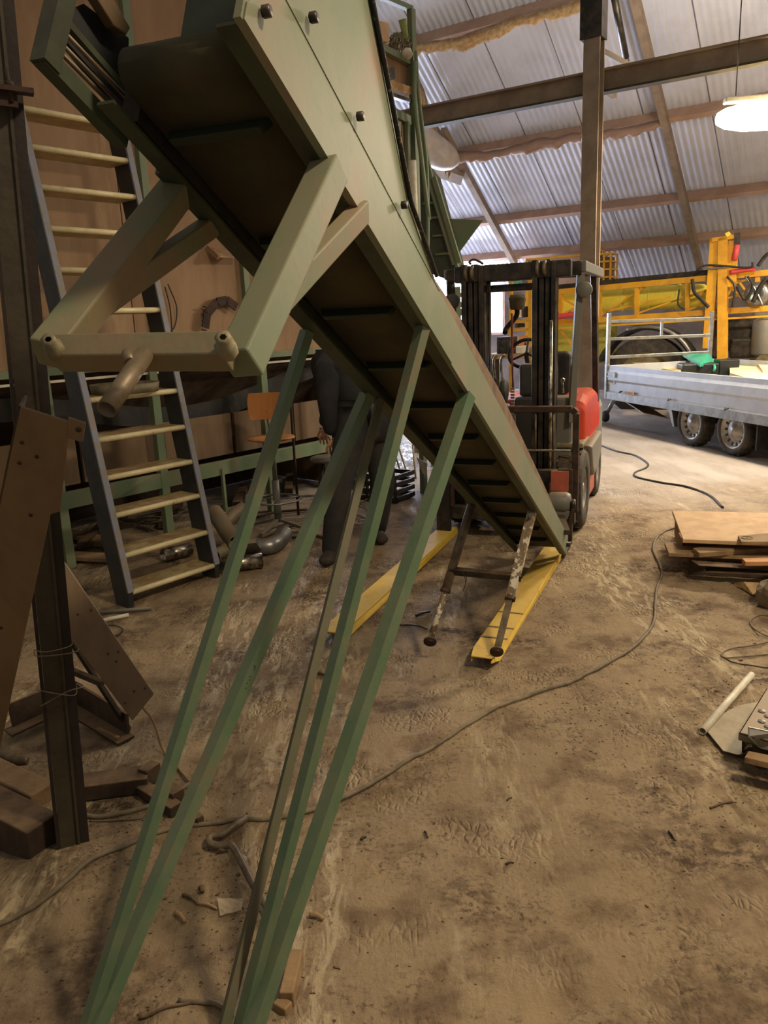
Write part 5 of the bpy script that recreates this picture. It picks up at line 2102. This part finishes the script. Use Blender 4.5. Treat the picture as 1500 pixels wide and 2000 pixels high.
def plate(name, px, Y, th, m, label, cat='board', holes=(), bev=.003, holem='dark', tilt=None):
    """px: list of (x, y) or (x, y, Y) pixel corners"""
    P = [at(p[0], p[1], p[2] if len(p) > 2 else Y) for p in px]
    n = (P[1] - P[0]).cross(P[2] - P[0]).normalized()
    if n.dot(P[0] - CP) < 0: n = -n
    P = [P[0]] + [hit(p[0], p[1], P[0], n) for p in px[1:]]
    bm = B()
    prism(bm, P, n * th)
    if not holes:
        return tag(obj(name, bm, m, bev=bev), label, cat), P, n
    c = sum(P, V((0, 0, 0))) / len(P)
    t = thing(name, V((c.x, c.y, min(p.z for p in P))), label, cat)
    obj('plate', bm, m, t, bev=bev)
    bm = B()
    for hx, hy in holes:
        q = hit(hx, hy, P[0], n)
        lathe(bm, [(0, 0), (.0045, 0), (.0045, .002), (0, .002)], q - n * .0015, n, 10)
    obj('bolt_holes', bm, holem, t)
    return t, P, n


o, P, n = plate('channel_board', [(38, 794, 1.60), (136, 824, 1.62), (128, 905, 1.66), (117, 1000, 1.7), (98, 1006, 1.7), (0, 1462, 1.5), (-45, 1440, 1.5), (-42, 1180, 1.6)], 1.65, .006, 'brownboard',
                'tall dusty brown channel board leaning before the left column', holes=((43, 864), (72, 892), (38, 904), (60, 1006), (2, 1226)))
bm = B()
a, b = hit(36, 792, P[0], n), hit(-45, 1190, P[0], n)
prism(bm, [a, b, b + n * .045, a + n * .045], (P[1] - P[0]).normalized() * .004)
obj('side_flange', bm, 'darktimber', o)
bm = B()
prism(bm, [hit(x, y, P[0] - n * .002, n) for x, y in ((133, 816), (167, 827), (161, 864), (131, 856))], n * .006)
tb = obj('lug', bm, 'brownboard', o, bev=.001)
bm = B()
lathe(bm, [(0, 0), (.006, 0), (.006, .002), (0, .002)], hit(153, 840, P[0] - n * .004, n), n, 10)
obj('lug_hole', bm, 'dark', o)
plate('leaning_plate', [(118, 1085, 2.75), (301, 1355, 2.68), (259, 1408, 2.62), (139, 1248, 2.62), (126, 1180, 2.7)], 2.7, .008, 'brownboard', 'slanted brown plate with bolt holes behind the left column', cat='plate',
      holes=((178, 1192), (152, 1200), (231, 1273), (211, 1277), (227, 1292), (283, 1344), (262, 1350), (244, 1373)))
bm = B()
beam(bm, at(140, 1252, 2.66), g(252, 1425, .0), .015, .02)
beam(bm, at(140, 1310, 2.75), at(200, 1335, 2.68), .02, .02)
tag(obj('dark_strut', bm, 'dark'), 'dark thin strut under the slanted brown plate', 'strut')
# steel channel on the floor
bm = B()
P = [(30, 1405), (75, 1370), (150, 1350), (225, 1380), (258, 1425), (240, 1440)]
a, b, c = g(20, 1400, .09), g(140, 1350, .10), g(250, 1418, .05)
for s_, e_ in ((a, b), (b, c)):
    beam(bm, s_, e_, .012, .12)
    beam(bm, s_ + V((0, -.04, -.055)), e_ + V((0, -.04, -.045)), .08, .01)
tag(obj('bent_channel', bm, 'darktimber'), 'bent dark steel channel lying behind the left column', 'channel')
bm = B()
beam(bm, g(150, 1405, .02), g(232, 1442, .02), .015, .012)
tag(obj('thin_batten', bm, 'timber'), 'thin pale batten lying in the bent channel', 'batten')
bm = B()
beam(bm, g(-70, 1560, .09), g(88, 1640, .06), .12, .13)
tag(obj('old_beam', bm, 'darktimber', bev=.006), 'thick dark dusty beam at the bottom left behind the column', 'beam')
bm = B()
beam(bm, g(-60, 1490, .05), g(85, 1560, .03), .10, .08)
tag(obj('dusty_beam', bm, 'timber', bev=.006), 'dusty timber behind the thick dark beam at the left edge', 'beam')
bm = B()
tube(bm, smooth([g(-20, 1460, .05), g(5, 1470, .05), g(25, 1485, .045), g(54, 1487, .04)], 5), [.03, .032, .033, .033, .033, .032, .03, .028, .026, .024, .022, .020, .019, .018, .017, .014], 10)
tag(obj('glove', bm, 'disc'), 'dusty work glove lying left of the column', 'glove')
for (a, b, w, h, lb, z) in (((162, 1537), (292, 1520), .10, .06, 'dark wooden block lying right of the left column', .035), ((278, 1540), (345, 1582), .05, .04, 'narrow wooden stick crossing behind the left green leg', .02), ((284, 1508), (302, 1514), .07, .07, 'small square end block beyond the dark wooden block', .045), ((328, 1558), (352, 1545), .06, .05, 'dark wooden stub between the two left green legs', .035), ((372, 1590), (392, 1602), .03, .03, 'tiny wooden stub just right of the left green legs', .02)):
    bm = B()
    beam(bm, g(*a, z), g(*b, z), w, h)
    tag(obj('wood_block', bm, 'darktimber', bev=.004), lb, 'wood block')
bm = B()
tube(bm, smooth([g(280, 1383, .16), g(300, 1410, .12), g(322, 1470, .01), g(372, 1526, .01)], 6), .006, 6)
tag(obj('thin_stick', bm, 'timber'), 'long thin stick between the slanted plate and the left green legs', 'stick')
bm = B()
tube(bm, smooth([g(345, 1495, .01), g(366, 1522, .01), g(372, 1526, .01)], 4), .005, 6)
tag(obj('short_stick', bm, 'timber'), 'short stick crossing the thin stick between the left green legs', 'stick')


# ------------------------------------------------------------ hoses and cords on the floor
def cord(name, px, r, m, label, cat='cable', z=None, k=8):
    P = smooth([g(*p, 0) for p in px], k)
    for p in P: p.z = max(ground_z(p.x, p.y), -.004) + r * .8
    bm = B()
    tube(bm, P, r, 10)
    return tag(obj(name, bm, m), label, cat)


cord('long_cable', [(-20, 1818), (60, 1788), (125, 1745), (170, 1712), (240, 1672), (320, 1628), (390, 1614), (450, 1605), (530, 1600), (610, 1583), (700, 1545), (790, 1492), (870, 1450), (960, 1392), (1040, 1358), (1110, 1335), (1180, 1300), (1240, 1262), (1275, 1220), (1280, 1180), (1283, 1150), (1293, 1122), (1287, 1100), (1276, 1075), (1282, 1052), (1300, 1038), (1322, 1030)], .0085, 'cable', 'long grey cable winding across the dirt floor to the pallet')
cord('short_cable', [(165, 1597), (200, 1600), (240, 1592), (285, 1580), (330, 1560), (370, 1535), (395, 1520)], .009, 'cable', 'thick cable passing behind the left green legs')
cord('short_cable', [(-10, 1485), (30, 1520), (60, 1550), (95, 1565)], .009, 'cable', 'thick cable coming in at the left edge beside the glove')
cord('short_cable', [(175, 1606), (230, 1606), (270, 1601), (280, 1596)], .004, 'cable', 'thin cord lying before the thick cable near the column foot')
cord('black_cable', [(1172, 870), (1205, 882), (1240, 890), (1264, 905), (1262, 914), (1240, 924), (1245, 933), (1290, 943), (1340, 951), (1385, 968), (1412, 992)], .010, 'blackcable', 'black cord winding over the pale floor behind the pallet')
cord('thin_cable', [(1515, 1203), (1485, 1201), (1466, 1212), (1470, 1225), (1490, 1238), (1515, 1248)], .0035, 'cable', 'thin looped cord at the right edge beneath the yellow scrap')
cord('thin_cable', [(1515, 1250), (1470, 1260), (1430, 1266), (1410, 1276), (1416, 1284), (1450, 1282), (1515, 1276)], .0035, 'cable', 'thin looped cord above the pale pipe at the right')
cord('thin_cable', [(1410, 1280), (1430, 1292), (1470, 1300), (1515, 1305)], .003, 'blackcable', 'thin dark cord trailing right of the loop above the pale pipe')
cord('bent_wire', [(755, 1222), (790, 1220), (815, 1222), (834, 1230)], .003, 'blackcable', 'thin dark wire on the floor between fork extension and stand foot', 'wire')
cord('bent_wire', [(350, 1968 - 0), (410, 1975), (440, 1990), (455, 2010)], .006, 'cable', 'dusty bent wire at the bottom edge between the green legs', 'wire')
cord('bent_wire', [(275, 2000), (330, 1988), (380, 1970), (410, 1972)], .005, 'darktimber', 'dark root-like strand at the bottom edge between the green legs', 'strand')
# hook shaped pipe
bm = B()
hp = smooth([g(*p, z) for p, z in (((480, 1598), .02), ((458, 1612), .035), ((436, 1628), .025), ((412, 1634), .02), ((410, 1646), .02), ((430, 1652), .02), ((452, 1652), .022), ((470, 1680), .022), ((490, 1720), .022), ((510, 1752), .02), ((530, 1785), .02))], 6)
tube(bm, hp, .0115, 12)
lathe(bm, [(0, -.01), (.012, -.01), (.012, .012), (0, .014)], g(434, 1657, .01), (.3, -1, .2), 8)
tag(obj('hooked_pipe', bm, 'disc'), 'dusty hook-shaped metal pipe lying between the green legs', 'pipe')
# small debris
deb = [((358, 1752), (385, 1768), .006, 'darktimber', 'dark twig left of the plastic scrap', 'twig'), ((385, 1768), (425, 1780), .005, 'timber', 'pale twig touching the plastic scrap', 'twig'), ((343, 1786), (362, 1806), .007, 'timber', 'curved root piece above the bottom left strand', 'root'),
       ((392, 1738), (396, 1748), .009, 'darktimber', 'small dark stub above the plastic scrap', 'stub'), ((830, 1628), (836, 1640), .005, 'dark', 'small dark chip on the open floor right of the green legs', 'chip'), ((988, 1690), (1004, 1688), .004, 'dark', 'small dark chip on the open floor lower right', 'chip'), ((1306, 1625), (1320, 1642), .004, 'dark', 'dark splinter below the metal sheet at the right', 'splinter'),
       ((1387, 1578), (1432, 1566), .004, 'darktimber', 'dark twig below the plank stack at the right edge', 'twig'), ((612, 1315), (642, 1320), .008, 'darktimber', 'dark bark piece left of the right green leg', 'bark piece'), ((792, 1160), (802, 1156), .006, 'paper', 'pale chip beside the left fork extension', 'chip'), ((605, 1790), (632, 1797), .008, 'timber', 'pale wood splinter right of the green legs', 'splinter'),
       ((812, 1205), (840, 1198), .008, 'dark', 'dark leaf-like scrap left of the stand foot', 'scrap'), ((990, 1560), (1000, 1556), .003, 'dark', 'dark speck of bark in the middle of the floor', 'chip'), ((705, 1640), (716, 1636), .005, 'dark', 'dark pellet just right of the green legs', 'pellet')]
for a, b, r_, m_, lb, ct_ in deb:
    bm = B()
    p, q = g(*a, 0), g(*b, 0)
    p.z, q.z = ground_z(p.x, p.y) + r_, ground_z(q.x, q.y) + r_
    tube(bm, smooth([p, p.lerp(q, .5) + V((.0, .004, r_ * .5)), q], 3), [r_, r_ * .9, r_ * 1.1, r_, r_ * .8, r_ * .9, r_ * .6], 7)
    tag(obj(ct_.replace(' ', '_').replace('-', '_'), bm, m_), lb, ct_)
# plastic scrap
bm = B()
pp = [g(*p, .012) for p in ((424, 1755), (475, 1756), (472, 1778), (430, 1788))]
prism(bm, pp, V((0, 0, .002)))
bmesh.ops.subdivide_edges(bm, edges=bm.edges[:], cuts=4, use_grid_fill=True)
for v in bm.verts: v.co.z += noise.noise(v.co * 60) * .004
M['clear'] = mat('clear_plastic_scrap', (200, 180, 150), None, rough=.15, bump=.6, bs=60, alpha=.45)
tag(obj('plastic_scrap', bm, 'clear'), 'crinkled clear plastic scrap on the dirt between the green legs', 'plastic scrap')
# timber block half hidden behind the right leg foot
bm = B()
beam(bm, g(560, 1955, .03), g(580, 1868, .03), .035, .05)
tag(obj('timber_offcut', bm, 'timber', bev=.003), 'pale timber offcut just behind the right green leg foot', 'wood block')
bm = B()
beam(bm, g(545, 1975, .02), g(560, 1958, .02), .04, .03)
tag(obj('timber_chunk', bm, 'timber', bev=.004), 'small chunk of wood before the pale timber offcut', 'wood block')
# crumbs nobody could count
bm = B()
random.seed(11)
for _ in range(2600):
    x, y = random.uniform(-1.2, 2.2), random.uniform(1.1, 5.5)
    if random.random() < .6:
        cx_, cy_ = random.choice(((-.85, 2.25), (-.45, 1.9), (.75, 3.1), (1.0, 2.7), (1.15, 2.2), (-.6, 1.5), (1.5, 3.2)))
        x, y = random.gauss(cx_, .2), random.gauss(cy_, .2)
    r_ = random.uniform(.0007, .0022) * (1.8 if random.random() < .04 else 1)
    _box(bm, V((x, y, ground_z(x, y) + r_ * .5)), V((random.uniform(.5, 2.2), random.uniform(-1, 1), 0)) * r_, V((random.uniform(-.6, .6), random.uniform(.5, 1.3), .1)) * r_, V((0, 0, r_ * .6)))
tag(obj('soil_crumbs', bm, 'darktimber'), 'loose soil crumbs and straw bits scattered over the floor', 'soil crumbs', kind='stuff')

# ------------------------------------------------------------ pallet with boards at the right
zp = .16
T0 = g(1316, 1052)
pl_ = thing('pallet', V((2.0, 4.4, 0)), 'dark pallet under the chipboard stack at the right', 'pallet')
pc = [g(1330, 1112, 0), g(1330, 1040, 0)]
px_dir = (g(1500, 1120, 0) - g(1330, 1112, 0)).normalized()
py_dir = V((-px_dir.y, px_dir.x, 0))
PO = g(1345, 1122, 0)
PT = lambda p: PO + px_dir * p[0] + py_dir * p[1] + V((0, 0, p[2]))
for y in (0, .42, .85):
    bm = B()
    box(bm, 0, 1.2, y, y + .1, .0, .02, PT)
    obj('skid_board', bm, 'darktimber', pl_)
for y in (0, .42, .85):
    for x in (0, .55, 1.1):
        bm = B()
        box(bm, x, x + .1, y, y + .1, .02, .10, PT)
        obj('block', bm, 'darktimber', pl_)
for k in range(6):
    bm = B()
    box(bm, 0, 1.2, k * .17, k * .17 + .1, .10, .12, PT)
    obj('deck_board', bm, 'darktimber', pl_)


def slab(name, px, z, th, m, label, cat='board', bev=.003, zs=None):
    bm = B()
    P = [g(x, y, (zs[i] if zs else z)) for i, (x, y) in enumerate(px)]
    prism(bm, P, V((0, 0, -th)))
    return tag(obj(name, bm, m, bev=bev), label, cat)


slab('chipboard_panel', [(1313, 997), (1560, 1003), (1560, 1062), (1334, 1053)], .24, .025, 'plyfloor', 'large pale chipboard panel on top of the pallet stack')
slab('cross_batten', [(1318, 1018), (1329, 1018), (1334, 1052), (1324, 1050)], .205, .09, 'timber', 'short batten under the left edge of the chipboard panel', 'batten')
slab('cross_batten', [(1325, 1040), (1340, 1040), (1340, 1052), (1330, 1050)], .235, .02, 'timber', 'small block corner beneath the chipboard panel front', 'batten')
slab('notched_board', [(1441, 1046), (1560, 1036), (1560, 1058), (1448, 1058)], .265, .022, 'timber', 'board with drilled round mark lying on the chipboard panel')
bm = B()
q = g(1459, 1050, .268)
tube(bm, [q + V((.032 * math.cos(a * math.pi / 14), .032 * math.sin(a * math.pi / 14), 0)) for a in range(28)], .0018, 5, closed=True)
lathe(bm, [(0, 0), (.004, 0), (.004, .002), (0, .002)], q, (0, 0, 1), 8)
nb = bpy.data.objects['notched_board']
obj('round_mark', bm, 'dark', nb)
slab('grey_board', [(1298, 1060), (1560, 1062), (1560, 1090), (1306, 1080)], .155, .024, 'timber', 'wide grey board at the front of the pallet stack')
slab('angled_board', [(1353, 1070), (1560, 1050), (1560, 1066), (1366, 1080)], .185, .03, 'timber', 'grey board lying skewed on the wide grey board')
slab('orange_batten', [(1449, 1090), (1560, 1084), (1560, 1096), (1456, 1097)], .185, .028, 'plank', 'orange-brown batten end on the front of the pallet stack', 'batten')
slab('lower_board', [(1350, 1094), (1560, 1108), (1560, 1116), (1365, 1104)], .125, .006, 'darktimber', 'dark board between pallet and grey boards')
# scrap and stone at the right edge
bm = B()
prism(bm, [g(1434, 1140, .01), g(1452, 1138, .05), g(1485, 1140, .07), g(1492, 1160, .02), g(1470, 1162, .01)], V((0, 0, .006)))
tag(obj('yellow_scrap', bm, 'foam'), 'curled yellow scrap near the right edge below the pallet', 'scrap')
bm = B()
bmesh.ops.create_icosphere(bm, subdivisions=3, radius=.11)
c_ = g(1522, 1165, .06)
for v in bm.verts: v.co = v.co * (1 + noise.noise(v.co * 12) * .35) + c_
tag(obj('rubble_lump', bm, 'dustygalv'), 'grey rubble lump cut by the right edge', 'rubble')
# pale pipe, metal sheet and machine piece
bm = B()
pipe(bm, g(1372, 1428, .016), g(1468, 1318, .016), .0155, .003)
tag(obj('pale_pipe', bm, 'white'), 'pale plastic pipe lying diagonally at the right', 'pipe')
slab('metal_sheet', [(1381, 1428), (1400, 1400), (1440, 1378), (1500, 1366), (1540, 1400), (1500, 1468), (1440, 1474), (1412, 1466)], .012, .003, 'olive', 'dusty metal sheet under the machine guard at the right', 'sheet')
mg = thing('machine_guard', g(1500, 1450), 'dented grey metal guard channel at the right edge', 'machine part')
bm = B()
z_ = .15
a, b, c, d = g(1444, 1431, z_), g(1497, 1345, z_), g(1620, 1350, z_), g(1560, 1465, z_)
prism(bm, [a, b, c, d], V((0, 0, -.006)))
prism(bm, [a, d, d + V((0, 0, -.03)), a + V((0, 0, -.03))], V((0, .004, 0)))
prism(bm, [a, b, b + V((0, 0, -.02)), a + V((0, 0, -.02))], V((.004, 0, 0)))
obj('guard_plate', bm, 'dustygalv', mg)
bm = B()
q = g(1462, 1434, z_ + .03)
prism(bm, [g(1462, 1420, z_ + .03), g(1520, 1432, z_ + .03), g(1520, 1470, z_ - .02), g(1484, 1462, z_ - .04), g(1462, 1440, z_ + .01)], V((.0, .006, 0)))
obj('end_ear', bm, 'galv', mg, bev=.002)
bm = B()
for k in range(5):
    q = g(1488 + k % 2 * 12, 1388 + k * 10, z_ + .003)
    lathe(bm, [(0, .004), (.012, .001), (.014, 0)], q, (0, 0, 1), 10)
obj('dents', bm, 'galv', mg)
bm = B()
lathe(bm, [(0, 0), (.005, 0), (.005, .003), (0, .003)], g(1471, 1440, z_ + .022), (0, -1, .3), 10)
obj('bolt', bm, 'dark', mg)
bm = B()
for a, b in (((1452, 1440), (1452, 1468)), ((1466, 1456), (1452, 1466))): beam(bm, g(*a, .12), g(*b, .01), .01, .01)
beam(bm, g(1500, 1440, .14), g(1500, 1480, .0), .03, .06)
obj('support_strut', bm, 'dark', mg)
slab('grey_plank', [(1462, 1466), (1580, 1490), (1580, 1508), (1454, 1478)], .11, .025, 'timber', 'grey plank end below the machine guard at the right edge', 'plank')
bm = B()
T = frame(g(1490, 1500, 0), 5)
box(bm, -.02, .5, 0, .14, 0, .08, T)
tag(obj('support_block', bm, 'darktimber'), 'dark block under the grey plank at the right edge', 'wood block')
